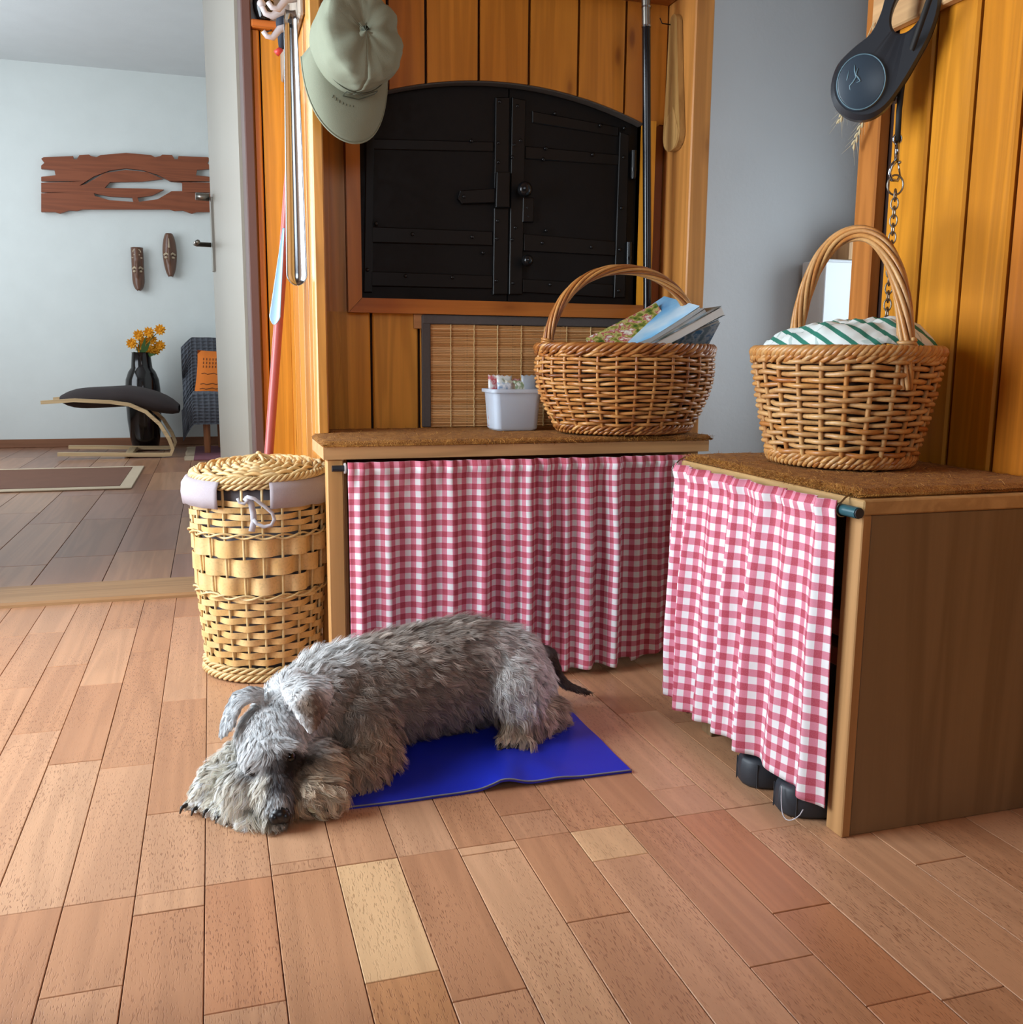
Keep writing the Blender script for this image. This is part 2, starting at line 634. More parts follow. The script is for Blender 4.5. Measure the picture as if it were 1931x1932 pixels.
for k in range(-11, 15):
    x0 = X0 + PITCH_X * k
    cuts = [-0.2 if k % 2 else 0.1, 0.62 + 0.13 * prng.random(), 1.178]
    js = JOINTS.get(k, [])
    near = [j for j in js if j < 1.178] or ([0.75 + 0.3 * prng.random()] if prng.random() < 0.6 else [])
    far = [j for j in js if j > 1.178]
    if not far:
        far = [1.178 + 0.12 + 0.5 * prng.random()]
    y = far[-1]
    while y < 2.55:
        y += 0.28 + 0.42 * prng.random()
        if y < 2.62:
            far.append(y)
    ys = sorted(set(cuts + near + far + [2.7195]))
    seq = 0
    for a, b in zip(ys[:-1], ys[1:]):
        if b - a < 0.012:
            continue
        tone = prng.choice(TONES)
        if a < 1.178 and b <= 1.179:
            tone = FIXED.get((k, 0 if a < 0.9 else 1), tone)
        h = 0.0 + prng.uniform(-0.0003, 0.0003)
        MB().box((x0 + 0.0006, a + 0.0006, -0.006), (x0 + PITCH_X - 0.0006, b - 0.0006, h), 0.0007).build(
            'plank', M['plank'], fl, color=lin(tone))

# ---- floor of the next room
fl2 = structure(MB().box((-2.4, 2.90, -0.05), (0.9, 7.6, -0.004)).build('floor_next_room', plain('plank_joint_far', '4a342a', 0.8)))
prng = random.Random(11)
FT = ['a3765c', '9a6d55', '8f6550', 'ab7f63', '997060']
for k in range(-9, 5):
    x0 = -0.33 + 0.19 * k
    if x0 < -2.0 or x0 > 0.7:
        continue
    y = 2.935 - 0.5 * prng.random()
    while y < 7.5:
        b = y + 0.75 + 0.1 * prng.random()
        MB().box((x0 + 0.001, max(y, 2.932) + 0.001, -0.01), (x0 + 0.189, min(b, 7.5) - 0.001, 0.0), 0.001).build('plank', M['plank_far'], fl2, color=lin(prng.choice(FT)))
        y = b
th = structure(MB().box((-0.78, 2.722, -0.02), (0.108, 2.93, 0.012), 0.006).build('trim_1', M['clean_x'], color=lin('b08a62')))
th['label'] = 'pale wooden doorway threshold strip'

# ---- walls
def wall_with_opening(name, axis, pos, thick, a0, a1, z1, o0, o1, oz0, oz1, mat):
    mb = MB()
    def b(p0, p1, q0, q1):
        if axis == 'x':
            mb.box((pos, p0, q0), (pos + thick, p1, q1))
        else:
            mb.box((p0, pos, q0), (p1, pos + thick, q1))
    b(a0, o0, 0, z1)
    b(o1, a1, 0, z1)
    if oz0 > 0:
        b(o0, o1, 0, oz0)
    b(o0, o1, oz1, z1)
    return structure(mb.build(name, mat))


wall_with_opening('wall_left', 'x', -1.40, 0.10, -1.6, 2.72, CEIL, 0.99, 2.37, 0.32, 1.92, M['room_wood'])
slab('added_shade_pier', (-1.3, 0.15, 0), (-0.36, 0.99, CEIL), M['room_wood'])  # unseen block added left of the view to shade the near floor
wall_with_opening('wall_rear', 'y', -1.70, 0.10, -1.40, 1.8, CEIL, -0.95, 0.55, 1.1, 2.3, M['room_wood'])
for n, (axis, p, a0, a1, z0, z1) in enumerate((('x', -1.36, 0.92, 2.37, 0.32, 1.92), ('y', -1.66, -0.95, 0.55, 1.1, 2.3)), 1):
    mb = MB()
    def bar(c0, c1, d0, d1):
        if axis == 'x':
            mb.box((p, c0, d0), (p + 0.05, c1, d1), 0.004)
        else:
            mb.box((c0, p, d0), (c1, p + 0.05, d1), 0.004)
    t_ = 0.05
    bar(a0, a0 + t_, z0, z1); bar(a1 - t_, a1, z0, z1); bar(a0, a1, z0, z0 + t_); bar(a0, a1, z1 - t_, z1)
    bar((a0 + a1) / 2 - 0.03, (a0 + a1) / 2 + 0.03, z0, z1)
    structure(mb.build('window_%d' % n, M['white_gloss']))

wall_with_opening('wall_doorway', 'y', 2.74, 0.17, -2.4, 1.8, 2.6, -0.78, 0.125, 0, 2.05, M['plaster'])
slab('wall_back', (1.06, 2.36, 0), (1.9, 2.46, CEIL), M['plaster'])
wall_with_opening('wall_niche', 'x', 1.75, 0.10, 1.5, 2.36, CEIL, 1.73, 2.13, 0.58, 1.08, M['plaster'])
slab('wall_partition', (1.222, 1.60, 0), (1.85, 1.66, CEIL), M['plaster'])
slab('ceiling', (-1.4, -1.7, CEIL), (1.85, 2.74, CEIL + 0.08), M['room_wood'])
slab('wall_next_room_end', (-2.5, 7.5, 0), (0.9, 7.6, 2.62), M['plaster2'])
slab('wall_next_room_right', (0.8, 2.91, 0), (0.9, 7.5, 2.62), M['plaster2'])
wall_with_opening('wall_next_room_left', 'x', -2.4, 0.1, 2.91, 7.5, 2.62, 4.5, 6.7, 0.6, 2.3, M['plaster2'])
slab('ceiling_next_room', (-2.5, 2.91, 2.6), (0.9, 7.6, 2.7), M['ceiling'])
structure(MB().box((-2.3, 7.486, 0), (0.8, 7.5, 0.06), 0.003).build('baseboard_next_room', M['clean_x'], color=lin('8b5d42')))

# ---- right wall: upright boards with a trim board at its far end
wr = structure(thing('wall_right', (1.21, 0.0, 0)))
MB().box((1.2, -1.6, 0), (1.222, 1.60, CEIL)).build('backing', plain('board_shadow_gap', '2c140a', 0.8), wr)
MB().box((1.175, 1.545, 0), (1.2, 1.602, CEIL), 0.003).build('edge_board', M['pine_v'], wr, color=lin('b9763a'))
y = 1.522
prng = random.Random(5)
while y > -1.5:
    w = 0.092
    MB().box((1.185, y - w, 0), (1.2, y, CEIL), 0.004).build('board', M['pine_vx'], wr, color=lin(prng.choice(['d0851f', 'c8791b', 'd48c26', 'c47420'])))
    y -= w + 0.007

# ---- doorway frame and the open door leaf
fr = structure(thing('trim_2', (0.12, 2.8, 0)))
fr['label'] = 'brown steel doorway frame'
MB().box((0.108, 2.70, 0.0), (0.133, 2.925, 2.06), 0.003).build('jamb', M['brown_frame'], fr)
MB().box((-0.80, 2.70, 0.0), (-0.775, 2.925, 2.06), 0.003).build('jamb', M['brown_frame'], fr)
MB().box((-0.80, 2.70, 2.04), (0.133, 2.925, 2.085), 0.003).build('head_rail', M['brown_frame'], fr)

dr = structure(thing('door_1', (0.09, 2.935, 0)))
h0, h1 = np.array([0.100, 2.935]), np.array([0.022, 3.66])
dv = unit(h1 - h0)
nv = np.array([-dv[1], dv[0]])
L = np.linalg.norm(h1 - h0)
cen = (h0 + h1) / 2 - nv * 0.02
MB().obox((cen[0], cen[1], 1.02), (dv[0] * L / 2, dv[1] * L / 2, 0), (nv[0] * 0.02, nv[1] * 0.02, 0), (0, 0, 1.005)).build('leaf', M['beige_paint'], dr)
hp = h1 - dv * 0.055
pl = MB().obox((hp[0] + nv[0] * 0.004, hp[1] + nv[1] * 0.004, 1.075), (dv[0] * 0.02, dv[1] * 0.02, 0), (nv[0] * 0.004, nv[1] * 0.004, 0), (0, 0, 0.125)).build('handle_plate', M['steel_dull'], dr)
b0 = np.array([hp[0] + nv[0] * 0.01, hp[1] + nv[1] * 0.01, 1.04])
MB().tube([b0, b0 + np.array([nv[0] * 0.05, nv[1] * 0.05, 0]), b0 + np.array([nv[0] * 0.055 - dv[0] * 0.012, nv[1] * 0.055 - dv[1] * 0.012, 0]),
           b0 + np.array([nv[0] * 0.055 - dv[0] * 0.11, nv[1] * 0.055 - dv[1] * 0.11, -0.004])], 0.008, 8).build('lever', M['steel_dull'], dr, smooth=True)
MB().tube([b0 + np.array([0, 0, 0.16]), b0 + np.array([nv[0] * 0.045, nv[1] * 0.045, 0.16])], 0.013, 8).build('lock_knob', M['steel_dull'], dr, smooth=True)

# ---- panelling beside the doorway, with a ledge on top
wl = structure(thing('wall_panelling', (0.17, 2.73, 0)))
MB().box((0.133, 2.733, 0), (0.216, 2.739, 1.50)).build('backing', plain('board_gap', '33160a', 0.8), wl)
for a, b, c in ((0.134, 0.1525, 'c98328'), (0.1565, 0.2155, 'd08d2e')):
    MB().box((a, 2.716, 0), (b, 2.733, 1.492), 0.003).build('board', M['pine_v'], wl, color=lin(c))
MB().box((0.133, 2.700, 1.492), (0.2155, 2.7395, 1.512), 0.003).build('ledge', M['pine_h'], wl, color=lin('b8682a'))

# ---- chimney breast clad in pine around the oven
ch = structure(thing('wall_chimney', (0.65, 2.3, 0)))
GAP = plain('dark_groove', '2a1008', 0.85)
MB().box((0.231, 2.262, 0), (1.10, 2.739, CEIL)).build('core', plain('chimney_core', '241a16', 0.9), ch)
MB().box((0.222, 2.13, 0), (0.234, 2.739, CEIL)).build('side_backing', GAP, ch)
for a, b, c in ((2.068, 2.123, 'dd9c4c'), (2.128, 2.20, 'd08a36'), (2.205, 2.33, 'cc8632'), (2.334, 2.46, 'd59038'), (2.464, 2.60, 'c98230'), (2.604, 2.738, 'd08a34')):
    MB().box((0.2135, a, 0.0), (0.2225 if a > 2.1 else 0.2365, b, CEIL), 0.003).build('side_board', M['pine_vx'], ch, color=lin(c))
# right post
MB().box((1.068, 2.067, 0), (1.116, 2.359, CEIL), 0.003).build('post', M['pine_v'], ch, color=lin('c98a48'))
# arch of the opening
XA, XB = 0.327, 1.009
def arch(x):
    t = (x - (XA + XB) / 2) / ((XB - XA) / 2)
    return 1.278 - 0.062 * t * t
ups = [0.2375, 0.3005] + [float(at(px, 100, y=YW)[0]) for px in (733, 805, 905, 1000, 1093, 1182)] + [1.068]
ups = sorted(ups)
cols_up = ['cf8a34', 'c47c28', 'ba7224', 'c27a28', 'bd7626', 'c6802c', 'c47e2c', 'b87228', 'b8742a', 'b8742a']
for i, (a, b) in enumerate(zip(ups[:-1], ups[1:])):
    a2, b2 = a + 0.002, b - 0.0045
    n = 8
    bot = []
    for j in range(n + 1):
        x = a2 + (b2 - a2) * j / n
        bot.append((x, arch(x) if XA - 0.004 < x < XB + 0.03 else (arch(XB) - 0.001 if x >= XB else 0.498)))
    if b2 < XA:
        bot = [(a2, 0.498), (b2, 0.498)]
    elif a2 < XA:
        bot = [(a2, arch(XA)), (b2, arch(b2))]
    poly = bot + [(b2, CEIL - 0.9), (a2, CEIL - 0.9)]
    MB().prism(poly, YW, YW + 0.016).build('board', M['pine_v'], ch, color=lin(cols_up[i % len(cols_up)]))
MB().box((0.2375, YW + 0.0165, 0.3), (0.326, YW + 0.06, CEIL - 0.9)).build('board_backing', GAP, ch)
MB().box((1.010, YW + 0.0165, 0.3), (1.0675, YW + 0.06, 1.22)).build('board_backing', GAP, ch)
pol = [(0.326 + (1.010 - 0.326) * j / 16, arch(0.326 + (1.010 - 0.326) * j / 16) + 0.004) for j in range(17)] + [(1.0675, 1.22), (1.0675, CEIL - 0.9), (0.3, CEIL - 0.9), (0.3, 1.3)]
MB().prism(pol, YW + 0.0165, YW + 0.06).build('board_backing', GAP, ch)
# plaster lining of the arch
vs = []
for j in range(25):
    x = XA + (XB - XA) * j / 24
    vs.append((x, arch(x) - 0.0035))
pl_ = vs + [(x, z + 0.0034) for x, z in vs[::-1]]
MB().prism(pl_, YW + 0.004, YW + 0.06).build('arch_lining', plain('grey_mortar', '4a443f', 0.9), ch)
# lower boards
xs = [0.2375, float(at(703, 700, y=YW)[0]), 0.462, 0.578, 0.69, 0.81, 0.93, 1.068]
for i, (a, b) in enumerate(zip(xs[:-1], xs[1:])):
    MB().box((a + 0.002, YW, 0.0), (b - 0.004, YW + 0.016, 0.762), 0.003).build('board', M['pine_v'], ch, color=lin(['e6a23c', 'e8aa4a', 'e2a040', 'de9a38'][i % 4]))
MB().box((0.2375, YW + 0.0165, 0.0), (1.0675, YW + 0.06, 0.76)).build('board_backing', GAP, ch)
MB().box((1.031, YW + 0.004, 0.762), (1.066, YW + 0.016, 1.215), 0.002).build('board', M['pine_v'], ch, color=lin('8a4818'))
# frame strips round the opening
MB().prism([(0.297, 0.757), (0.3275, 0.789), (0.3275, arch(XA) + 0.003), (0.297, arch(XA) + 0.003)], YW - 0.024, YW + 0.05).build('frame_strip', M['pine_v'], ch, color=lin('c07a34'))
MB().prism([(0.2978, 0.757), (1.066, 0.757), (1.010, 0.789), (0.3283, 0.789)], YW - 0.024, YW + 0.05).build('frame_strip', M['pine_h'], ch, color=lin('b36a2c'))
MB().prism([(1.010, 0.789), (1.031, 0.776), (1.031, arch(XB)), (1.010, arch(XB))], YW - 0.024, YW + 0.05).build('frame_strip', M['pine_v'], ch, color=lin('d58f2a'))
# mantel beam
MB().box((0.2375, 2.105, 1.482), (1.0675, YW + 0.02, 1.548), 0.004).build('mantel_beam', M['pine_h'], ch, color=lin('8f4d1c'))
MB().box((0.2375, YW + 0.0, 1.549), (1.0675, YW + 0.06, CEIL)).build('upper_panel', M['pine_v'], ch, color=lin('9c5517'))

# ================================================================== iron oven door
YD = YW + 0.030
ov = thing('oven_door', (0.668, YD, 0.79), 'black riveted iron double oven door set in the pine panelling', 'oven door')


def wp(px, py, y=YD):
    p = at(px, py, y=y)
    return float(p[0]), float(p[2])


XS = wp(959, 380)[0]
def leaf(x0, x1):
    pts = [(x0, 0.790), (x1, 0.790)] + [(x1 + (x0 - x1) * j / 12, arch(x1 + (x0 - x1) * j / 12) - 0.005) for j in range(13)]
    return MB().prism(pts, YD, YD + 0.02).build('leaf', M['iron'], ov)
LL = leaf(XA + 0.002, XS - 0.0015)
LR = leaf(XS + 0.0015, XB - 0.002)


def strip(quad, par, d=0.006, name='strap', base=YD):
    pts = [wp(*q) for q in quad]
    c = np.mean(pts, axis=0)
    mb = MB().prism(pts, base - d + 0.0016, base - 0.0005)
    inn = [tuple(np.array(p) - 0.0018 * np.sign(np.array(p) - c)) for p in pts]
    n = len(pts)
    vs = [(p[0], base - d + 0.0016, p[1]) for p in pts] + [(p[0], base - d, p[1]) for p in inn]
    mb.add(vs, [(i, (i + 1) % n, n + (i + 1) % n, n + i) for i in range(n)] + [tuple(range(n, 2 * n))])
    return mb.build(name, M['iron_strap'], par)


strip(((934, 185), (960.5, 185), (957, 556), (929, 556)), LL, 0.008)
strip(((965, 185), (991, 190), (984, 556), (959, 556)), LR, 0.008)
strip(((700, 428), (929, 437), (929, 464), (700, 458)), LL)
strip(((700, 512), (929, 520), (929, 545), (700, 540)), LL)
strip(((700, 262), (931, 268), (931, 287), (700, 282)), LL, 0.004)
strip(((987, 441), (1160, 456), (1160, 483), (987, 474)), LR)
strip(((985, 526), (1156, 537), (1156, 562), (985, 552)), LR)
strip(((990, 276), (1167, 292), (1167, 312), (990, 300)), LR, 0.004)
strip(((1168, 250), (1186, 255), (1178, 562), (1157, 562)), LR, 0.007)
strip(((1004, 210), (1167, 240), (1167, 258), (1004, 232)), LR, 0.004)
strip(((690, 250), (706, 250), (702, 552), (686, 552)), LL, 0.006)
# latch bar in its keeper
strip(((866, 361), (932, 357), (932, 384), (870, 386), (862, 376)), LL, 0.014, 'latch_bar')
strip(((933, 327), (958, 327), (957, 394), (931, 394)), LL, 0.022, 'latch_keeper', YD)
strip(((985, 374), (1006, 374), (1005, 420), (984, 420)), LR, 0.010, 'knob_plate')
for px, py, r in ((989, 358, 0.0175), (994, 492, 0.0135)):
    x, z = wp(px, py, YD - 0.03)
    MB().lathe([(0.006, -0.0), (0.006, 0.022), (r * 0.7, 0.024), (r, 0.030), (r, 0.036), (r * 0.75, 0.043), (0.35 * r, 0.046), (0.0001, 0.047)], (x, YD - 0.004, z), 24, (0, -1, 0)).build('knob', M['iron_shiny'], LR, smooth=True, angle=50)
for px, y0, y1 in ((1197, 284, 335), (1188, 457, 502)):
    a, b = wp(px, y0, YD - 0.012), wp(px - 1, y1, YD - 0.012)
    MB().tube([(a[0], YD - 0.010, a[1]), (b[0], YD - 0.010, b[1])], 0.0075, 12).build('hinge_barrel', M['iron_shiny'], LR, smooth=True, angle=50)
    MB().tube([(b[0], YD - 0.010, b[1] + 0.022), (b[0], YD - 0.010, b[1] - 0.003)], [0.0083, 0.006], 12).build('hinge_pin', M['iron_shiny'], LR, smooth=True, angle=50)
riv = MB().lathe([(0.0048, 0.0), (0.0044, 0.0022), (0.0025, 0.0038), (0.0001, 0.0043)], (0, 0, 0), 10, (0, -1, 0)).build('rivet', M['iron_shiny'], LL, smooth=True, origin=(0, 0, 0))
first = True
RIV = [(600 + .25874 * x, 130 + .25874 * y) for x, y in ((1120, 525), (1315, 540), (1315, 680), (1310, 1108), (690, 1205), (1125, 1225), (1305, 1238), (640, 1510), (980, 1520), (1300, 1545), (1205, 1340), (360, 1465), (425, 1128), (1060, 935))]
RIV += [(900 + .25877 * x, 130 + .25877 * y) for x, y in ((165, 240), (295, 272), (570, 325), (900, 412), (1075, 432), (318, 523), (503, 580), (270, 553), (258, 645), (485, 660), (845, 625), (1070, 645), (1055, 1015), (362, 1013), (370, 1075), (280, 1157), (505, 1178), (478, 1268), (255, 1245), (835, 1298), (1042, 1318), (262, 1562), (535, 1572), (1035, 1618))]
for px, py in RIV:
    x, z = wp(px, py, YD - 0.006)
    par = LL if x < XS else LR
    o = riv if first else riv.copy()
    if not first:
        COL.objects.link(o)
    first = False
    put(o, (x, YD - (0.0135 if 862 < px < 900 and 350 < py < 390 else 0.0065), z), par)

# ================================================================== bench along the oven wall
BF = 1.855           # its front
b1 = thing('bench', (0.62, 2.03, 0), 'low pine bench under the oven with a closed gingham front', 'bench')
MB().prism([(0.200, BF), (1.028, BF), (1.028, 2.196), (0.2385, 2.196), (0.2385, 2.066), (0.200, 2.066)], 0.463, 0.487, 'xy').build('seat_board', M['clean_x'], b1, color=lin('cda270'))
MB().box((0.2410, BF + 0.042, 0.0), (0.2500, 2.19, 0.462), 0.002).build('side_panel', M['clean_z'], b1, color=lin('c89a62'))
MB().box((0.2065, BF + 0.004, 0.0), (0.238, BF + 0.04, 0.462), 0.002).build('leg', M['clean_z'], b1, color=lin('cf9d62'))
MB().box((0.990, BF + 0.02, 0.0), (1.014, 2.19, 0.462), 0.002).build('side_panel', M['clean_z'], b1, color=lin('cda270'))
MB().box((0.2485, 2.165, 0.05), (0.989, 2.19, 0.45)).build('back_panel', M['clean_x'], b1, color=lin('8a6038'))


def coir_mat(name, x0, x1, y0, y1, z, h, label, group, front):
    """thick coir runner with a fuzzy edge of fibres"""
    nx, ny = int((x1 - x0) / 0.008), int((y1 - y0) / 0.012)
    P = np.zeros((ny, nx, 3))
    for j in range(ny):
        for i in range(nx):
            x, y = x0 + (x1 - x0) * i / (nx - 1), y0 + (y1 - y0) * j / (ny - 1)
            e = min(1.0, min(x - x0, x1 - x, y - y0, y1 - y) / 0.006 + 0.45)
            q = noise.noise((x * 60, y * 60, 3.1)) * 0.0016
            xx = x + (0.002 * noise.noise((y * 70, 1.3, z)) if i in (0, nx - 1) else 0)
            yy = y + (0.003 * noise.noise((x * 70, 5.3, z)) if j in (0, ny - 1) else 0)
            if yy > 2.064:
                xx = max(xx, 0.2395)
            P[j, i] = (xx, yy, z + h * e + q)
    t = thing(name, ((x0 + x1) / 2, (y0 + y1) / 2, z), label, 'mat', group)
    mb = MB().grid(P)
    mb.box((x0 + 0.002, y0 + 0.002, z + 0.0005), (x1 - 0.002, min(y1 - 0.002, 2.06), z + h * 0.45))
    mb.build('pile', M['coir'], t, smooth=True)
    fb = MB()
    r = random.Random(int(x0 * 1000))
    for k in range(2600):
        if r.random() < 0.55:
            if front == 'y':
                p = np.array([r.uniform(x0, x1), y0 + r.uniform(-0.001, 0.006), z + r.uniform(0.001, h)])
                d = np.array([r.gauss(0, 0.6), -1 * r.random(), r.gauss(0.1, 0.5)])
            else:
                p = np.array([x0 + r.uniform(-0.001, 0.006), r.uniform(y0, y1), z + r.uniform(0.001, h)])
                d = np.array([-1 * r.random(), r.gauss(0, 0.6), r.gauss(0.1, 0.5)])
        else:
            p = np.array([r.uniform(x0, x1), r.uniform(y0, y1), z + h - 0.0005])
            if p[1] > 2.06:
                p[0] = max(p[0], 0.245)
            d = np.array([r.gauss(0, 1), r.gauss(0, 1), abs(r.gauss(0.3, 0.3))])
        d = unit(d)
        l = r.uniform(0.004, 0.010)
        s = unit(np.cross(d, (r.random(), r.random(), r.random()))) * 0.0004
        q = p + d * l * 0.5
        e = p + d * l + np.array([0, 0, -0.001])
        fb.add([p - s, p + s, q + s * 0.8, q - s * 0.8, e], [(0, 1, 2, 3), (3, 2, 4)])
    stuff(fb.build('fibres', M['fibre'], t))
    return t


coir_mat('coir_mat', 0.197, 1.036, BF - 0.006, 2.194, 0.4875, 0.0105, 'brown coir runner covering the bench below the oven door', 'coir runners', 'y')


# ---- gingham curtains on tubes
def curtain(name, axis, a0, a1, zt, hem, depth_fn, base, label, nb=260, nr=64, uoff=0.0):
    """cloth gathered on a tube: depth_fn(s, t) is how far the cloth stands out of its plane"""
    P = np.zeros((nr, nb, 3))
    UV = np.zeros((nr, nb, 2))
    ss = np.linspace(0, 1, nb)
    mid = np.array([depth_fn(s, 0.6) for s in ss])
    arc = np.concatenate([[0], np.cumsum(np.hypot(np.diff(mid), np.diff(ss) * abs(a1 - a0)))])
    for i in range(nr):
        t = i / (nr - 1)
        for j, s in enumerate(ss):
            zb = hem(s)
            tt = t ** 1.0
            z = zt + (zb - zt) * tt
            d = depth_fn(s, t)
            a = a0 + (a1 - a0) * s
            P[i, j] = (a, base - d, z) if axis == 'x' else (base - d, a, z)
            UV[i, j] = (arc[j] + uoff, zt - z)
    return MB().grid(P, UV, 0.0011).build(name, M['gingham'], smooth=True)


F1 = [(0.03, 0.018, 0.010), (0.10, 0.020, 0.012), (0.19, 0.022, 0.011), (0.27, 0.026, 0.016), (0.355, 0.024, 0.021), (0.425, 0.020, 0.018), (0.475, 0.026, 0.030),
      (0.53, 0.018, 0.024), (0.585, 0.02, 0.020), (0.645, 0.030, 0.034), (0.72, 0.028, 0.040), (0.80, 0.03, 0.010), (0.87, 0.02, 0.010), (0.94, 0.02, 0.008)]


def folds(F, s, t, tilt=0.0, ruff=150.0, ra=0.0035):
    g = 0.35 + 0.65 * min(1.0, t * 2.2)
    d = 0.0
    for c, w, a in F:
        cc = c + tilt * t * (0.5 - c)
        d += 1.25 * a * math.exp(-((s - cc) / (0.85 * w)) ** 2) * (0.25 + 0.75 * g)
    d += 0.0020 * math.sin(s * 61 + 1.3 * math.sin(t * 4)) * (0.4 + t)
    k = math.exp(-((t - 0.0) / 0.06) ** 2)
    k2 = math.exp(-((t - 0.085) / 0.05) ** 2)
    d += ra * (k + 0.45 * k2) * math.sin(s * ruff + 2.2 * math.sin(s * 23)) + 0.0055 * math.exp(-((t - 0.033) / 0.020) ** 2)
    d += 0.0012 * noise.noise((s * 22, t * 9, 4.0)) + 0.004 * t * noise.noise((s * 5, t * 2.5, 9.0))
    return d


def hem1(s):
    return 0.012 + 0.004 * math.sin(s * 30) + 0.022 * max(0, (s - 0.74) / 0.26) + (0.010 if 0.75 < s < 0.79 else 0)


cu = curtain('gingham_curtain', 'x', 0.2445, 1.005, 0.4585, hem1, lambda s, t: folds(F1, s, t), BF - 0.0135, None)
tag(cu, 'wide red gingham curtain gathered in folds across the bench below the oven', 'curtain', 'gingham curtains')
rod = thing('curtain_rod', (0.62, BF - 0.001, 0.445), 'black-ended rod holding the wide gingham curtain under the bench seat', 'curtain rod')
MB().tube([(0.215, BF - 0.0055, 0.4465), (1.018, BF - 0.0055, 0.4465)], 0.0062, 10).build('tube', M['black_plastic'], rod, smooth=True, angle=40)
for x in (0.240, 1.012):
    MB().lathe([(0.0075, -0.0015), (0.0105, -0.0015), (0.0105, 0.0015), (0.0075, 0.0015)], (x, BF - 0.0055, 0.4465), 16, (1, 0, 0)).build('ring', M['white_plastic'], rod)

# ================================================================== bench along the right wall
X2 = 0.820
b2 = thing('bench', (1.0, 1.31, 0), 'wooden shoe bench with plywood end panel against the right-hand panelled wall', 'bench')
MB().box((X2 - 0.004, 1.052, 0.458), (1.172, 1.572, 0.478), 0.002).build('seat_board', M['clean_y'], b2, color=lin('c09a68'))
MB().box((X2 + 0.012, 1.056, 0.0), (1.17, 1.078, 0.4575), 0.0015).build('end_panel', M['clean_z'], b2, color=lin('846b4e'))
MB().box((X2 - 0.003, 1.054, 0.0), (X2 + 0.0115, 1.090, 0.4575), 0.0015).build('post', M['clean_z'], b2, color=lin('b78a5a'))
MB().box((X2 + 0.012, 1.545, 0.0), (1.17, 1.565, 0.4575), 0.0015).build('end_panel', M['clean_z'], b2, color=lin('846b4e'))
MB().box((X2 + 0.0, 1.43, 0.0), (X2 + 0.05, 1.465, 0.05), 0.0015).build('foot', M['clean_z'], b2, color=lin('846b4e'))
for z in (0.272, 0.228):
    MB().box((X2 + 0.02, 1.079, z), (X2 + 0.05, 1.544, z + 0.026), 0.0015).build('rail', M['clean_y'], b2, color=lin('a5684a'))
MB().box((X2 + 0.05, 1.079, 0.225), (1.15, 1.544, 0.2275)).build('shelf', M['clean_y'], b2, color=lin('6a4634'))
coir_mat('coir_mat', X2 - 0.001, 1.171, 1.068, 1.568, 0.4785, 0.0115, 'brown coir runner covering the shoe bench by the right wall', 'coir runners', 'x')

near_b, far_b = at(1575, 1535, x=0.79), at(1287, 1330, x=0.79)
F2 = [(0.06, 0.035, 0.018), (0.20, 0.05, 0.010), (0.36, 0.05, 0.022), (0.52, 0.04, 0.016), (0.66, 0.05, 0.014), (0.80, 0.045, 0.022), (0.93, 0.03, 0.012)]


def hem2(s):
    return 0.052 - 0.004 * s + 0.003 * math.sin(s * 14) + 0.008 * math.exp(-((s - 0.36) / 0.1) ** 2) - 0.018 * math.exp(-(s / 0.12) ** 2)


cu2 = curtain('gingham_curtain', 'y', 1.080, 1.560, 0.4755, hem2, lambda s, t: folds(F2, s, t, 0.0, 95.0, 0.0035) * min(1.0, 0.35 + s * 6) + 0.010 * t * min(1, s * 4) - 0.010 * t * max(0, 1 - s * 8), X2 - 0.0255, None, nb=200, nr=64, uoff=0.011)
tag(cu2, 'narrower red gingham curtain hanging from the teal tube on the shoe bench', 'curtain', 'gingham curtains')
MB().tube([(0.772 - 0.01 * math.sin(q_ * PI), 1.082 + 0.055 * q_, 0.036 - 0.030 * math.sin(q_ * PI) ** 0.7 + 0.010 * q_) for q_ in np.linspace(0, 1, 16)], 0.0007, 5).build('loose_thread', M['tape'], cu2)
rod2 = thing('curtain_rod', (X2 - 0.014, 1.3, 0.455), 'teal metal curtain tube along the edge of the shoe bench', 'curtain rod')
MB().tube([(X2 - 0.0150, 1.048, 0.4625), (X2 - 0.0150, 1.572, 0.4625)], 0.0078, 12).build('tube', M['teal'], rod2, smooth=True, angle=40)
MB().tube([(X2 - 0.0150, 1.0455, 0.4625), (X2 - 0.0150, 1.050, 0.4625)], 0.0068, 12).build('end_cap', M['rubber'], rod2, smooth=True, angle=40)
for y in (1.082, 1.566):
    hk = [(X2 + 0.018, y + 0.012, 0.480), (X2 + 0.004, y + 0.006, 0.484), (X2 - 0.010, y + 0.002, 0.478)]
    hk += [(X2 - 0.015 + 0.0098 * math.cos(a), y, 0.4625 + 0.0098 * math.sin(a)) for a in np.linspace(1.9, 5.2, 10)]
    MB().tube(hk, 0.0013, 6).build('hook', M['steel_dull'], rod2, smooth=True)


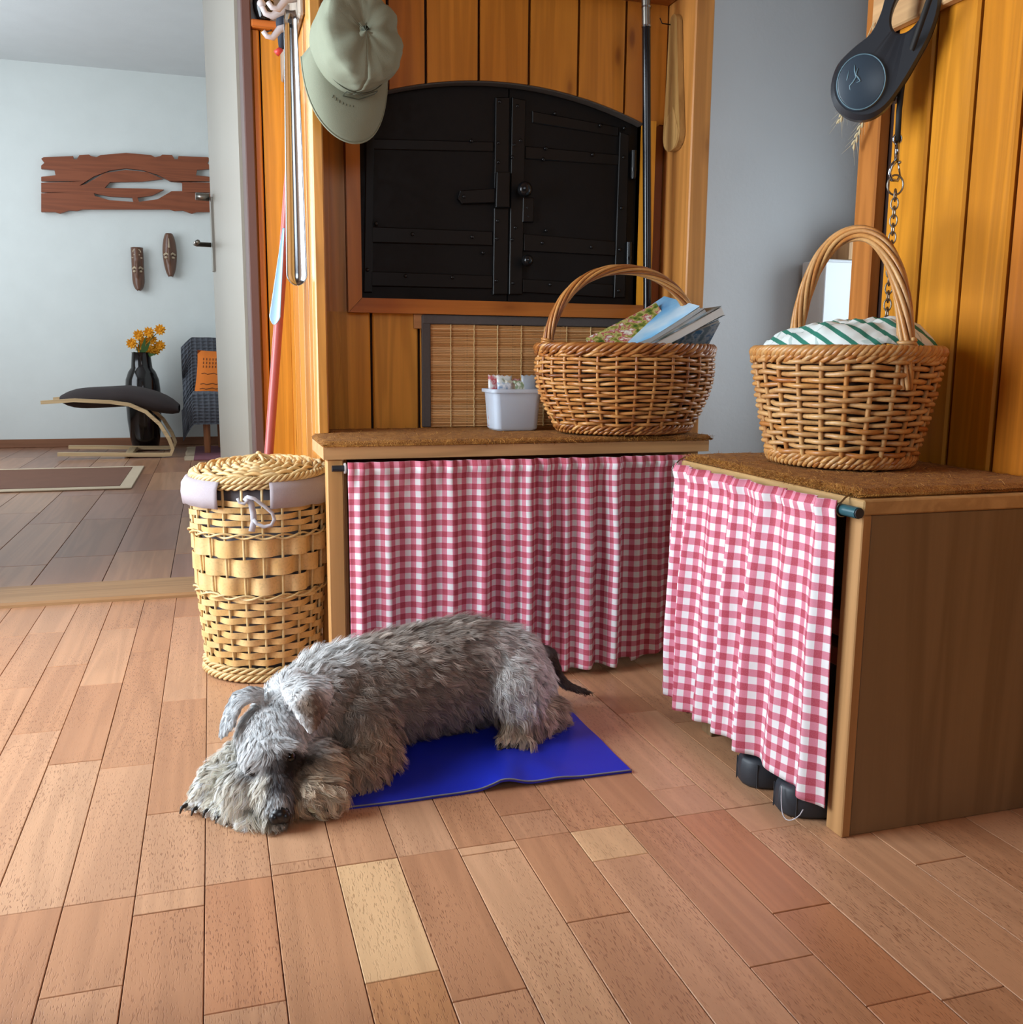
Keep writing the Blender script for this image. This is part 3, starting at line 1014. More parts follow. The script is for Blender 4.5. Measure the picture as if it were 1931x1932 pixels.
# ---- boots under the shoe bench
def boot(y, x_toe, label):
    t = thing('boot', (x_toe + 0.13, y, 0), label, 'boot', 'boots under the shoe bench')
    def outline(o):
        pts = []
        for k in range(28):
            a = 2 * PI * k / 28
            u = math.cos(a)
            L2 = 0.135
            x = x_toe + L2 - (L2 + o) * u
            w = (0.050 + o) * (abs(math.sin(a)) ** 0.75) * (1.0 - 0.10 * max(0, -u)) * (1 if math.sin(a) >= 0 else -1)
            pts.append((x, y + w))
        return pts
    def shell(rows):
        P = []
        for z, o_, sh, sx, sy in rows:
            row = [(x_toe + 0.135 + (x - x_toe - 0.135) * sx + sh, y + (yy - y) * sy, z) for x, yy in outline(o_)]
            P.append(row + row[:1])
        return MB().grid(np.array(P))
    so = shell(((0.0008, -0.012, 0, 1, 1), (0.0010, -0.005, 0, 1, 1), (0.007, 0.0, 0, 1, 1), (0.026, 0.0008, 0, 1, 1), (0.040, -0.0005, 0, 1, 1), (0.046, -0.004, 0, 1, 1), (0.047, -0.009, 0, 1, 1)))
    so.build('sole', M['rubber'], t, smooth=True)
    shell(((0.0465, -0.009, 0, 1, 1), (0.054, -0.010, 0.010, 0.92, 0.96), (0.066, -0.010, 0.026, 0.80, 0.9), (0.085, -0.010, 0.05, 0.64, 0.8), (0.11, -0.01, 0.065, 0.55, 0.72), (0.16, -0.01, 0.075, 0.48, 0.68), (0.20, -0.01, 0.078, 0.48, 0.7))).build('upper', M['rubber'], t, smooth=True)
    for k in (-2, 1):
        p = outline(0.0006)[k % 28]
        MB().tube([(p[0], p[1], zz) for zz in (0.004, 0.02, 0.042)], 0.0009, 5).build('groove', M['black_plastic'], t)
    return t


boot(1.247, 0.771, 'black rubber-soled boot under the bench curtain, farther from the plywood end panel')
boot(1.146, 0.774, 'black rubber-soled boot under the bench curtain, next to the plywood end panel')

# ---- bamboo place mat leaning on the panelling
bm_ = thing('bamboo_mat', (0.76, 2.185, 0.498), 'brown bamboo slat mat edged in grey cloth, leaning against the panelling', 'bamboo mat')
bx0, bx1, bz0, bz1 = 0.466, 1.045, 0.499, 0.756
ns = 60
pitch = (bz1 - 0.022 - bz0) / ns
slat = MB().tube([(bx0 + 0.016, 0, 0), (bx1, 0, 0)], pitch * 0.49, 6).build('slat', M['clean_x'], bm_, origin=(0, 0, 0), color=lin('a86c38'))
r = random.Random(4)
for i in range(ns):
    o = slat if i == 0 else slat.copy()
    if i:
        COL.objects.link(o)
    put(o, (0, 2.189 + r.uniform(-0.0006, 0.0006), bz0 + pitch * (i + 0.5)), bm_)
    o.color = (*lin(r.choice(['dba873', 'd09a62', 'e2b482', 'c48c56', 'd6a26a'])), 1)
for px in (852, 896, 940, 985, 1028, 1070, 1115, 1160, 1205):
    x = float(at(px, 700, y=2.18)[0])
    if x < bx1:
        MB().tube([(x + 0.0006 * math.sin(k * 2.1), 2.1855 + 0.0008 * math.sin(k * PI), bz0 + (bz1 - 0.02 - bz0) * k / 40) for k in range(41)], 0.0011, 5).build('thread', M['cane'], bm_)
M['greycloth'] = fabric('grey_tape', '5c5552', '47403e', 200)
MB().box((bx0 - 0.002, 2.1835, bz0), (bx0 + 0.0185, 2.1935, bz1 - 0.001), 0.002).build('border', M['greycloth'], bm_)
MB().box((bx0, 2.1815, bz1 - 0.021), (bx1, 2.1930, bz1), 0.002).build('border', M['greycloth'], bm_)
hs = MB().box((0.447, 2.189, 0.724), (0.60, 2.1985, 0.757), 0.001).build('hanging_lath', M['clean_x'], bm_, color=lin('c08a58'))

# ================================================================== wicker baskets
def woven_basket(name, cx, cy, z0, prof, n, rows, rw, rim_r, label, cat, mats, group=None, seed=1, handle=None, rim_turns=26):
    """prof(t) -> (rx, ry, z) of the wall, t 0..1 from base to rim; uprights and each row of weaving are parts"""
    t_ = thing(name, (cx, cy, z0), label, cat, group)
    r = random.Random(seed)
    ma, mb_ = mats
    for k in range(n):
        a = 2 * PI * (k + 0.5) / n
        pts = []
        for j in range(13):
            rx, ry, z = prof(0.02 + 0.98 * j / 12)
            pts.append((cx + rx * math.cos(a), cy + ry * math.sin(a), z))
        MB().tube(pts, rw * 0.95, 6).build('stake', ma if k % 3 else mb_, t_, smooth=True)
    seg = n * 8
    for q in range(rows):
        tq = 0.10 + 0.83 * (q + 0.5) / rows
        ph = PI * (q % 2)
        pts = []
        wob = r.uniform(0, 6)
        for k in range(seg):
            a = 2 * PI * k / seg
            rx, ry, z = prof(tq)
            off = rw * 1.25 * math.cos(n / 2 * (a - PI / n) + ph)
            zz = z + 0.0012 * math.sin(a * 5 + wob) + 0.0008 * math.sin(a * 11 + wob)
            pts.append((cx + (rx + off) * math.cos(a), cy + (ry + off) * math.sin(a), zz))
        MB().tube(pts, rw * r.uniform(0.94, 1.08), 6, closed=True).build('weaver', mb_ if r.random() < 0.22 else ma, t_, smooth=True)
    # braided foot and rim
    def rope(tq, rr, strands, turns, sr, nm, dz=0.0):
        for s in range(strands):
            pts = []
            m_ = turns * 10
            for k in range(m_):
                a = 2 * PI * k / m_
                b = turns * a + 2 * PI * s / strands
                rx, ry, z = prof(tq)
                pts.append((cx + (rx + rr * math.cos(b)) * math.cos(a), cy + (ry + rr * math.cos(b)) * math.sin(a), z + dz + rr * math.sin(b)))
            MB().tube(pts, sr, 6, closed=True).build(nm, ma if s % 2 else mb_, t_, smooth=True)
    rope(0.015, rw * 1.5, 4, 20, rw * 0.95, 'foot_strand', rw * 1.4)
    rope(0.075, rw * 1.2, 3, 20, rw * 0.95, 'foot_strand', 0.0)
    rope(0.985, rim_r, 5, rim_turns, rw * 1.15, 'rim_strand')
    rope(0.945, rim_r * 0.8, 3, rim_turns, rw, 'rim_strand', -0.002)
    # dark inner sheet: the hollow's shade put into its colour, seen between the rows
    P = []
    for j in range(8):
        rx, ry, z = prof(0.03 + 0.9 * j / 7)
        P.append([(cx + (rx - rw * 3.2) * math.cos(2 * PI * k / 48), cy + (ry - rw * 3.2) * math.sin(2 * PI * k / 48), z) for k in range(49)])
    MB().grid(np.array(P)).build('hollow_shade_sheet', M['cavity'], t_, smooth=True)
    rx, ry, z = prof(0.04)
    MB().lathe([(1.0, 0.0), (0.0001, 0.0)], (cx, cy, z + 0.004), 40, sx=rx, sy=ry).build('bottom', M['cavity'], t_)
    if handle:
        ax, half, top, tilt = handle
        rx, ry, zr = prof(0.95)
        core = []
        for k in range(61):
            a = PI * k / 60
            h = (max(math.sin(a), 0)) ** 0.85
            w = half * (abs(math.cos(a)) ** 0.92) * (1 if math.cos(a) > 0 else -1)
            # feet run down the wall
            core.append((w, zr - 0.05 + (top - zr + 0.05) * h))
        C3 = [np.array([cx + (w if ax == 'x' else tilt * (z - zr)), cy + (w if ax == 'y' else tilt * (z - zr)), z]) for w, z in core]
        C3 = np.array(C3)
        T = np.gradient(C3, axis=0)
        T /= np.linalg.norm(T, axis=1, keepdims=True)
        side = np.array([0, 1.0, 0]) if ax == 'x' else np.array([1.0, 0, 0])
        hd = MB().tube(C3, rw * 1.6, 8).build('handle', M['wicker_dark'], t_, smooth=True)
        ln = np.concatenate([[0], np.cumsum(np.linalg.norm(np.diff(C3, axis=0), axis=1))])
        fine = np.linspace(0, ln[-1], 150)
        C = np.array([[np.interp(f, ln, C3[:, i]) for i in range(3)] for f in fine])
        Tt = np.gradient(C, axis=0)
        Tt /= np.linalg.norm(Tt, axis=1, keepdims=True)
        ns_ = 8
        for s in range(ns_):
            pts = []
            for f, c, tt in zip(fine, C, Tt):
                N = np.cross(tt, side)
                b = 2 * PI * s / ns_ + f * 17.0
                R = rw * 2.25
                pts.append(c + R * (math.cos(b) * N + math.sin(b) * side))
            MB().tube(pts, rw * 0.92, 6).build('handle_strand', ma if s % 3 else mb_, hd, smooth=True)
        for e in (0, -1):
            zz = zr + 0.012
            i = int(np.argmin(np.abs(C[:75, 2] - zz))) if e == 0 else 75 + int(np.argmin(np.abs(C[75:, 2] - zz)))
            pts = []
            for k in range(60):
                b = 2 * PI * k / 12
                N = np.cross(Tt[i], side)
                pts.append(C[i] + Tt[i] * (k / 59 - 0.5) * 0.028 + rw * 3.3 * (math.cos(b) * N + math.sin(b) * side))
            MB().tube(pts, rw * 0.8, 5).build('binding', ma, hd, smooth=True)
    return t_


def prof1(t):
    e = math.sin(min(t, 1.0) * PI * 0.5)
    b = 0.145 + 0.050 * math.sin(min(1, t * 1.25) * PI * 0.5) + 0.004 * math.sin(t * PI)
    return b * 1.0, b * 0.76 + 0.004, 0.5015 + 0.183 * t


woven_basket('wicker_basket', 0.872, 1.962, 0.4985, prof1, 30, 18, 0.0037, 0.0078, 'brown glossy wicker basket holding magazines on the bench under the oven', 'basket',
             (M['wicker'], M['wicker_dark']), 'wicker handle baskets', 3, ('x', 0.187, 0.852, 0.05), 15)


def prof2(t):
    b = 0.104 + 0.034 * min(1, t * 1.15) ** 0.8
    return b, b * 1.10 + 0.003, 0.4935 + 0.183 * t


woven_basket('wicker_basket', 0.995, 1.357, 0.4905, prof2, 24, 16, 0.0041, 0.0062, 'light willow basket with green striped cloth inside, on the shoe bench', 'basket',
             (M['wicker2'], M['wicker']), 'wicker handle baskets', 8, ('y', 0.148, 0.862, 0.0), 20)


# ---- striped cloth in the right basket
def striped():
    t = NT('green_striped_cotton')
    uv = t.t.nodes.new('ShaderNodeUVMap').outputs[0]
    sep = t.t.nodes.new('ShaderNodeSeparateXYZ')
    t.t.links.new(uv, sep.inputs[0])
    u = t.math('FRACT', t.math('DIVIDE', sep.outputs[0], 0.030))
    v = t.math('FRACT', t.math('DIVIDE', sep.outputs[1], 0.030))
    s = t.ramp(u, [(0.0, 1.0), (0.30, 1.0), (0.34, 0.0), (0.97, 0.0), (1.0, 1.0)])
    thin = t.ramp(v, [(0.0, 0.35), (0.08, 0.35), (0.1, 0.0), (0.98, 0.0), (1.0, 0.35)])
    c = t.mix(t.math('MAXIMUM', s, thin), lin('dfe6e2'), lin('2c7a66'))
    return t.set(Base_Color=c, Roughness=0.9).m


P, UV = [], []
nr_, na_ = 18, 72
for i in range(nr_):
    f = i / (nr_ - 1)
    row, ru = [], []
    for k in range(na_ + 1):
        a = 2 * PI * k / na_
        rx, ry, _ = prof2(0.98)
        R = f * 0.94
        x, y = 0.995 + rx * R * math.cos(a), 1.357 + ry * R * math.sin(a)
        z = 0.720 - 0.044 * f ** 5 + 0.010 * noise.noise((x * 22, y * 22, 1.0)) + 0.006 * noise.noise((x * 60, y * 60, 5.0)) + 0.012 * (x - 0.995) / 0.13
        if f > 0.93:
            z += 0.010 * max(0, math.sin(a * 3 + 1.0))
        row.append((x, y, z))
        ru.append((x * 0.80 - y * 0.45 + z * 1.1, x * 0.45 + y * 0.80 - z))
    P.append(row)
    UV.append(ru)
lc = MB().grid(np.array(P), np.array(UV), 0.002).build('striped_cloth', striped(), smooth=True)
tag(lc, 'white cotton cloth with green stripes bunched in the willow basket', 'cloth')

# ---- laundry basket of pale splints
LX, LY = 0.086, 2.056
lb = thing('laundry_basket', (LX, LY, 0), 'tall pale woven laundry basket with fabric liner and lid beside the bench', 'laundry basket')


def lr(z):
    return 0.114 + 0.024 * (z / 0.42) + 0.004 * math.sin(z / 0.42 * PI)


NL = 22
for k in range(NL):
    a = 2 * PI * (k + 0.5) / NL
    MB().tube([(LX + lr(z) * math.cos(a), LY + lr(z) * math.sin(a), z) for z in np.linspace(0.012, 0.412, 12)], 0.0030, 6).build('stake', M['cane'], lb, smooth=True)
rws = []
z = 0.042
i = 0
while z < 0.178:
    rws.append((z, 0.0125, i)); z += 0.0150; i += 1
for zz in (0.2055, 0.2435, 0.2815):
    rws.append((zz, 0.0350, i)); i += 1
z = 0.318
while z < 0.398:
    rws.append((z, 0.0110, i)); z += 0.0138; i += 1
A0 = math.radians(-104)
rl = random.Random(2)
for z, w, i in rws:
    ph = PI * (i % 2)
    seg = NL * 8
    hole = 0.374 < z < 0.40
    angs = np.linspace(0, 2 * PI, seg, endpoint=False) if not hole else np.linspace(A0 + 0.45, A0 + 2 * PI - 0.45, seg)
    pts, nrm = [], []
    for a in angs:
        off = 0.0052 * math.cos(NL / 2 * (a - PI / NL) + ph)
        if w > 0.03:
            off = 0.0065 * math.copysign(abs(math.cos(NL / 2 * (a - PI / NL) + ph)) ** 0.6, math.cos(NL / 2 * (a - PI / NL) + ph))
        R = lr(z) + off
        zz = z + 0.0012 * math.sin(3 * a + i)
        pts.append((LX + R * math.cos(a), LY + R * math.sin(a), zz))
        nrm.append((math.cos(a), math.sin(a), 0))
    MB().strap(pts, nrm, w, 0.0013, closed=not hole).build('splint', M['splint'], lb, smooth=True, angle=40)
def ropeL(z, rr, strands, turns, sr, r_off=0.0, nm='twist'):
    for s in range(strands):
        m_ = turns * 10
        pts = []
        for k in range(m_):
            a = 2 * PI * k / m_
            b = turns * a + 2 * PI * s / strands
            R = lr(z) + r_off + rr * math.cos(b)
            pts.append((LX + R * math.cos(a), LY + R * math.sin(a), z + rr * math.sin(b) + 0.002 * math.sin(a * 2 + z * 40)))
        MB().tube(pts, sr, 6, closed=True).build(nm, M['cane'], lb, smooth=True)
ropeL(0.183, 0.0042, 2, 11, 0.0024, 0.005)
ropeL(0.306, 0.0042, 2, 11, 0.0024, 0.005)
ropeL(0.010, 0.0062, 4, 14, 0.0036, 0.004, 'foot_strand')
ropeL(0.026, 0.0048, 3, 14, 0.0032, 0.003, 'foot_strand')
ropeL(0.406, 0.0045, 3, 18, 0.0030, 0.0, 'rim_strand')
MB().lathe([(lr(0.01) - 0.010, 0.012), (lr(0.40) - 0.011, 0.398)], (LX, LY, 0), 40).build('inner_cloth', plain('inner_cloth', '6b6468', 0.9), lb, smooth=True)
# liner folded over the rim, open at the grip
P = []
angs = np.linspace(A0 + 0.34, A0 + 2 * PI - 0.34, 110)
prof_l = [(-0.006, 0.408), (0.0, 0.417), (0.008, 0.414), (0.0150, 0.402), (0.0155, 0.385), (0.0135, 0.364)]
for dr_, z in prof_l:
    P.append([(LX + (lr(0.4) + dr_ + 0.0018 * noise.noise((a * 7, z * 60, 2))) * math.cos(a), LY + (lr(0.4) + dr_ + 0.0018 * noise.noise((a * 7, z * 60, 2))) * math.sin(a),
               z + (0.004 * noise.noise((a * 5, 1, 7)) if z < 0.38 else 0)) for a in angs])
MB().grid(np.array(P), None, 0.0016).build('liner', M['liner'], lb, smooth=True)
# tape ties hanging from the grip
def tie(pxs, y, w, nm='tie'):
    pts = np.array([at(px, py, y=y) for px, py in pxs])
    MB().strap(pts, [(0.1, -1, 0.1)] * len(pts), w, 0.001).build(nm, M['tape'], lb, smooth=True)
YT = LY - lr(0.38) - 0.012
tie([(462, 938), (474, 950), (478, 968), (479, 985), (475, 1003)], YT, 0.012)
tie([(465, 937), (480, 941), (500, 956), (514, 968), (518, 980), (512, 991), (498, 994), (485, 988), (478, 980)], YT - 0.004, 0.007)
tie([(448, 940), (452, 948), (461, 951), (468, 944), (464, 936)], YT - 0.003, 0.006)
# lid
ld = thing('basket_lid', (LX + 0.002, LY - 0.01, 0.42), 'round braided cane lid with a knotted knob lying on the laundry basket', 'lid')
LC = np.array([LX + 0.002, LY - 0.006, 0.4265])
tiltx, tilty = 0.03, 0.05
def lidp(R, a, h):
    x, y = R * math.cos(a), R * math.sin(a)
    return (LC[0] + x, LC[1] + y, LC[2] + h + 0.012 * (1 - (R / 0.137) ** 2) + tiltx * x + tilty * y)
for k in range(24):
    a = 2 * PI * (k + 0.5) / 24
    MB().tube([lidp(R, a, 0) for R in np.linspace(0.008, 0.134, 8)], 0.0022, 5).build('spoke', M['cane'], ld, smooth=True)
for q in range(11):
    R = 0.018 + q * 0.0108
    n_ = 12 if q < 3 else 24
    pts = []
    for k in range(n_ * 8):
        a = 2 * PI * k / (n_ * 8)
        pts.append(lidp(R, a, 0.0030 + 0.0038 * math.cos(n_ / 2 * (a - PI / 24) + PI * (q % 2))))
    MB().tube(pts, 0.0044, 6, closed=True).build('weaver', M['cane'] if q % 3 else M['splint'], ld, smooth=True)
for s in range(4):
    m_ = 170
    pts = []
    for k in range(m_):
        a = 2 * PI * k / m_
        b = 17 * a + 2 * PI * s / 4
        pts.append(lidp(0.1335 + 0.005 * math.cos(b), a, -0.001 + 0.005 * math.sin(b)))
    MB().tube(pts, 0.0033, 6, closed=True).build('rim_strand', M['cane'], ld, smooth=True)
for s, (dx, dy) in enumerate(((0.012, 0.0), (-0.004, 0.011), (-0.010, -0.008))):
    pts = [LC + np.array([dx * 2.2 * math.cos(t_), dy * 2.2 * math.cos(t_), 0.014 + 0.016 * math.sin(t_)]) for t_ in np.linspace(0, PI, 14)]
    MB().tube(pts, 0.0036, 6).build('knob_loop', M['cane'], ld, smooth=True)
MB().ball(LC + np.array([0, 0, 0.033]), (0.006, 0.006, 0.005), 10).build('knob_loop', M['cane'], ld, smooth=True)

# ================================================================== magazines in the left basket
def printed(name, stops, scale=14.0, rough=0.3, seed=0.0):
    t = NT(name)
    v = t.coord((1, 1, 1), jitter=False)
    n = t.n('TexNoise', Vector=v, Scale=scale, Detail=3.0, Distortion=seed)
    return t.set(Base_Color=t.ramp(n, [(p, lin(c)) for p, c in stops]), Roughness=rough).m


def magazine(name, c, lx, ly, nrm, w, h, th, cover, label):
    """w along lx, h along ly; pages with a cover on both faces"""
    lx, ly = unit(lx), unit(ly)
    n = unit(np.cross(lx, ly))
    t = thing(name, np.asarray(c) - np.array([0, 0, 0.1]), label, 'magazine', 'magazines in the basket')
    c = np.asarray(c, float)
    MB().obox(c, lx * (w / 2 - 0.001), ly * (h / 2 - 0.001), n * th / 2).build('pages', M['paper'], t)
    for s in (1, -1):
        P = np.zeros((4, 6, 3))
        for i in range(4):
            for j in range(6):
                P[i, j] = c + lx * w * (j / 5 - 0.5) + ly * h * (i / 3 - 0.5) + n * s * (th / 2 + 0.0002 + 0.002 * ((j / 5 - 0.5) * 2) ** 4)
        MB().grid(P if s < 0 else P[:, ::-1], None, 0.0006).build('cover', cover, t)
    return t


mg1 = printed('garden_cover', [(0.30, '2f5a2a'), (0.42, '8a8a3a'), (0.50, 'c8c07a'), (0.56, 'b0344a'), (0.66, 'e6e2d0')], 60.0)
mg2 = printed('sky_cover', [(0.30, '3f8fc8'), (0.5, '8cc6ea'), (0.7, 'd6e8f2')], 9.0)
mg3 = printed('dark_cover', [(0.35, '2a3a34'), (0.5, '44504c'), (0.62, '8894a0'), (0.7, '3f6f96')], 22.0)
sx = np.array([0.84, -0.10, 0.52])
magazine('magazine', (0.925, 2.010, 0.725), sx, (0.05, 0.92, 0.15), None, 0.235, 0.20, 0.004, mg2, 'magazine with pale blue sky cover, rearmost in the wicker basket')
magazine('magazine', (0.895, 1.985, 0.705), (0.90, 0.1, 0.42), (0.05, 0.75, 0.45), None, 0.20, 0.15, 0.004, mg1, 'magazine with red and green garden cover in the wicker basket')
magazine('magazine', (0.940, 1.945, 0.704), (0.885, -0.05, 0.46), (0.02, 0.82, -0.02), None, 0.250, 0.17, 0.016, mg3, 'thick magazine with white page edge and dark green cover on the basket rim')
magazine('magazine', (0.935, 1.96, 0.718), (0.87, 0.05, 0.49), (0.02, 0.82, 0.05), None, 0.21, 0.16, 0.006, plain('grey_cover', '8c8a88', 0.4), 'thin grey magazine lying on the thick one in the wicker basket')
magazine('magazine', (0.975, 1.915, 0.680), (0.90, -0.2, 0.38), (0.05, 0.6, -0.5), None, 0.16, 0.10, 0.004, printed('blue_print', [(0.4, '4f7fa8'), (0.5, 'b8c6cf'), (0.6, '6f8796')], 40.0), 'blue-grey printed magazine tucked at the right rim of the basket')

# ---- plastic tub of sachets
TB = NT('frosted_plastic').set(Base_Color=lin('dfe8f4'), Roughness=0.35, Transmission_Weight=0.4, IOR=1.3, Alpha=1.0).m
tc = at(972, 812, z=0.4985)
tcx, tcy = float(tc[0]) + 0.001, 2.085
tub = thing('plastic_tub', (tcx, tcy, 0.4985), 'small translucent plastic tub on the coir runner beside the basket', 'tub')


def rrect(hx, hy, rad, n=6):
    pts = []
    for q, (sx_, sy_) in enumerate(((1, 1), (-1, 1), (-1, -1), (1, -1))):
        for k in range(n):
            a = PI / 2 * (q + k / (n - 1))
            pts.append((sx_ * (hx - rad) + rad * math.cos(a), sy_ * (hy - rad) + rad * math.sin(a)))
    return pts


P = []
for hx, z in ((0.046, 0.0), (0.0500, 0.004), (0.0555, 0.084), (0.0615, 0.0845), (0.0615, 0.092), (0.0545, 0.0925), (0.0535, 0.083), (0.0480, 0.006), (0.044, 0.004)):
    ring = rrect(hx, hx * 0.82, 0.014)
    P.append([(tcx + x, tcy + y, 0.4988 + z) for x, y in ring + ring[:1]])
tm = MB().grid(np.array(P))
nn = len(P[0])
tm.add([P[0][k] for k in range(nn - 1)], [tuple(range(nn - 1))])
tm.add([P[-1][k] for k in range(nn - 1)], [tuple(range(nn - 1))])
tm.build('body', TB, tub, smooth=True, angle=40)
PK = [printed('sachet_red', [(0.42, 'd8d6d4'), (0.5, 'b8283c'), (0.62, 'e4dcd8')], 30.0), printed('sachet_blue', [(0.42, '6f9fc4'), (0.52, 'e2e6ea'), (0.6, '4878a4')], 26.0),
      printed('sachet_white', [(0.4, 'e6e6e4'), (0.6, 'c4c8c4'), (0.66, '8a8a70')], 34.0), printed('sachet_tan', [(0.4, 'd8d4c8'), (0.55, '8a7c50'), (0.65, 'dcdad4')], 30.0)]
r = random.Random(6)
PK += [plain('sachet_pink', 'd8a0a6', 0.4), printed('sachet_green', [(0.42, 'dfe2da'), (0.5, '6f8a5a'), (0.6, 'dde0d8')], 60.0), plain('sachet_silver', 'b4b8bc', 0.3, 0.6), plain('sachet_grey', '9aa2aa', 0.4)]
nms = ['red and white sachet standing in the plastic tub', 'blue and white sachet standing in the plastic tub', 'white sachet standing in the plastic tub', 'tan printed sachet standing in the plastic tub',
       'plain pink sachet standing in the plastic tub', 'green and white sachet standing in the plastic tub', 'shiny silver sachet standing in the plastic tub', 'plain grey sachet standing in the plastic tub']
for k in range(8):
    x = tcx - 0.034 + 0.068 * k / 7
    y = tcy + (-0.024 if k % 2 else 0.010) + r.uniform(-0.004, 0.004)
    w, h, a = 0.036, r.uniform(0.098, 0.118), r.uniform(-0.12, 0.12)
    P = np.zeros((9, 7, 3))
    for i in range(9):
        for j in range(7):
            u, v_ = j / 6 - 0.5, i / 8
            puff = 0.0035 * (1 - (2 * u) ** 2) * math.sin(v_ * PI) ** 0.7
            P[i, j] = (x + w * u * math.cos(a) + 0.010 * v_ * a, y + w * u * math.sin(a) - puff + 0.004 * v_, 0.5065 + h * v_ + (0.0015 * (-1) ** j if i == 8 else 0))
    o = MB().grid(P, None, 0.0022).build('sachet', PK[k], smooth=True)
    tag(o, nms[k], 'sachet', 'sachets in the tub')
bl = MB().box((tcx + 0.004, tcy - 0.0385, 0.507), (tcx + 0.036, tcy - 0.0365, 0.552), 0.001).build('blister_pack', M['white_plastic'])
tag(bl, 'white blister strip seen through the side of the tub', 'blister pack')

# ================================================================== things hanging on the left of the chimney
rk = thing('coat_rack', (0.206, 2.2, 1.30), 'greyish wooden coat rack with pale curved hooks on the side of the chimney', 'coat rack')
MB().box((0.2005, 2.135, 1.352), (0.2130, 2.66, 1.48), 0.004).build('board', M['small_z'], rk, color=lin('a89c90'))
for y in (2.17, 2.36):
    pts = [np.array([0.2005, y, 1.435]), np.array([0.180, y, 1.425]), np.array([0.162, y, 1.414]), np.array([0.148, y, 1.418]), np.array([0.140, y, 1.435])]
    hk = MB().tube(pts, [0.010, 0.009, 0.008, 0.007, 0.006], 8).build('hook', M['lilac_plastic'], rk, smooth=True)
    MB().ball((0.140, y, 1.438), 0.0095, 10).build('knob', M['lilac_plastic'], hk, smooth=True)
    pts = [np.array([0.2005, y, 1.395]), np.array([0.178, y, 1.388]), np.array([0.162, y, 1.368]), np.array([0.150, y, 1.370]), np.array([0.142, y, 1.380])]
    MB().tube(pts, [0.009, 0.008, 0.007, 0.006, 0.0055], 8).build('hook', M['lilac_plastic'], rk, smooth=True)

# long steel shoehorn
def shoehorn(name, pts, nrm, widths, mat, label, curve=0.3, hook=True):
    t = thing(name, pts[-1], label, 'shoehorn')
    pts = np.asarray(pts, float)
    n = unit(nrm)
    rows = []
    for p, w in zip(pts, widths):
        tdir = unit(pts[-1] - pts[0])
        s = unit(np.cross(tdir, n))
        rows.append([p + s * w * u + n * (-curve) * w * (1 - (2 * u) ** 2) for u in np.linspace(-0.5, 0.5, 11)])
    MB().grid(np.array(rows), None, 0.0012).build('blade', mat, t, smooth=True)
    return t


YS = 2.165
top, bot = at(548, 18, y=YS), at(561, 538, y=YS)
f_ = 1 - (1 - np.linspace(0, 1, 60)) ** 1.9
cpts = [top + (bot - top) * f for f in f_]
wd = []
for f in f_:
    w = 0.026 + 0.018 * f
    if f > 0.955:
        w *= max(0.05, math.sqrt(max(0.0, 1 - ((f - 0.955) / 0.0451) ** 2)))
    if f < 0.03:
        w *= 0.75 + 8 * f
    wd.append(w)
sh = shoehorn('shoehorn', cpts, (-0.10, -1, 0.05), wd, M['steel'], 'long polished steel shoehorn hanging from the coat rack', 0.22)
MB().lathe([(0.0001, 0), (0.0045, 0.0), (0.0045, 0.002), (0.0001, 0.002)], at(547, 40, y=YS - 0.010), 12, (0, -1, 0)).build('hole', M['rubber'], sh)
# pale blue blade behind it, clipped to the stick
a_, b_ = at(535, 430, y=2.21), at(517, 612, y=2.21)
wd = [0.004 + 0.022 * f if f < 0.9 else (0.0238 * (1 - ((f - 0.9) / 0.11) ** 2) + 0.001) for f in f_]
shoehorn('shoehorn', [a_ + (b_ - a_) * f for f in f_], (-0.4, -1, 0), wd, M['blue_plastic'], 'narrow pale blue plastic shoehorn behind the red stick', 0.1)
# red stick leaning in the corner
st = thing('broom_stick', at(503, 960, y=2.30), 'slim reddish broom stick leaning behind the laundry basket', 'stick')
p0 = at(560, 196, y=2.285)
p0[0] = min(p0[0], 0.2005)
p1 = p0 + (at(507, 862, y=2.245) - p0) * (p0[2] - 0.004) / (p0[2] - at(507, 862, y=2.245)[2])
MB().tube([p0, p0 + (p1 - p0) * 0.5, p1], 0.0105, 14).build('shaft', M['red_stick'], st, smooth=True, angle=50)
d_ = unit(p0 - p1)
MB().tube([p0, p0 + d_ * 0.028], 0.0125, 14).build('cap', M['white_plastic'], st, smooth=True, angle=50)
# folded umbrella behind the shoehorn
um = thing('umbrella', at(533, 110, y=2.50), 'folded dark umbrella with red tip on the coat rack, behind the steel shoehorn', 'umbrella')
a_, b_ = at(532, 22, y=2.44), at(531, 92, y=2.44)
MB().tube([a_, a_ + (b_ - a_) * 0.3, b_], [0.010, 0.014, 0.006], 10).build('canopy', plain('navy_cloth', '1c2433', 0.7), um, smooth=True)
MB().tube([b_, b_ + np.array([-0.012, 0, -0.012])], [0.006, 0.008], 8).build('tip', plain('red_tip', 'c23a34', 0.4), um, smooth=True)
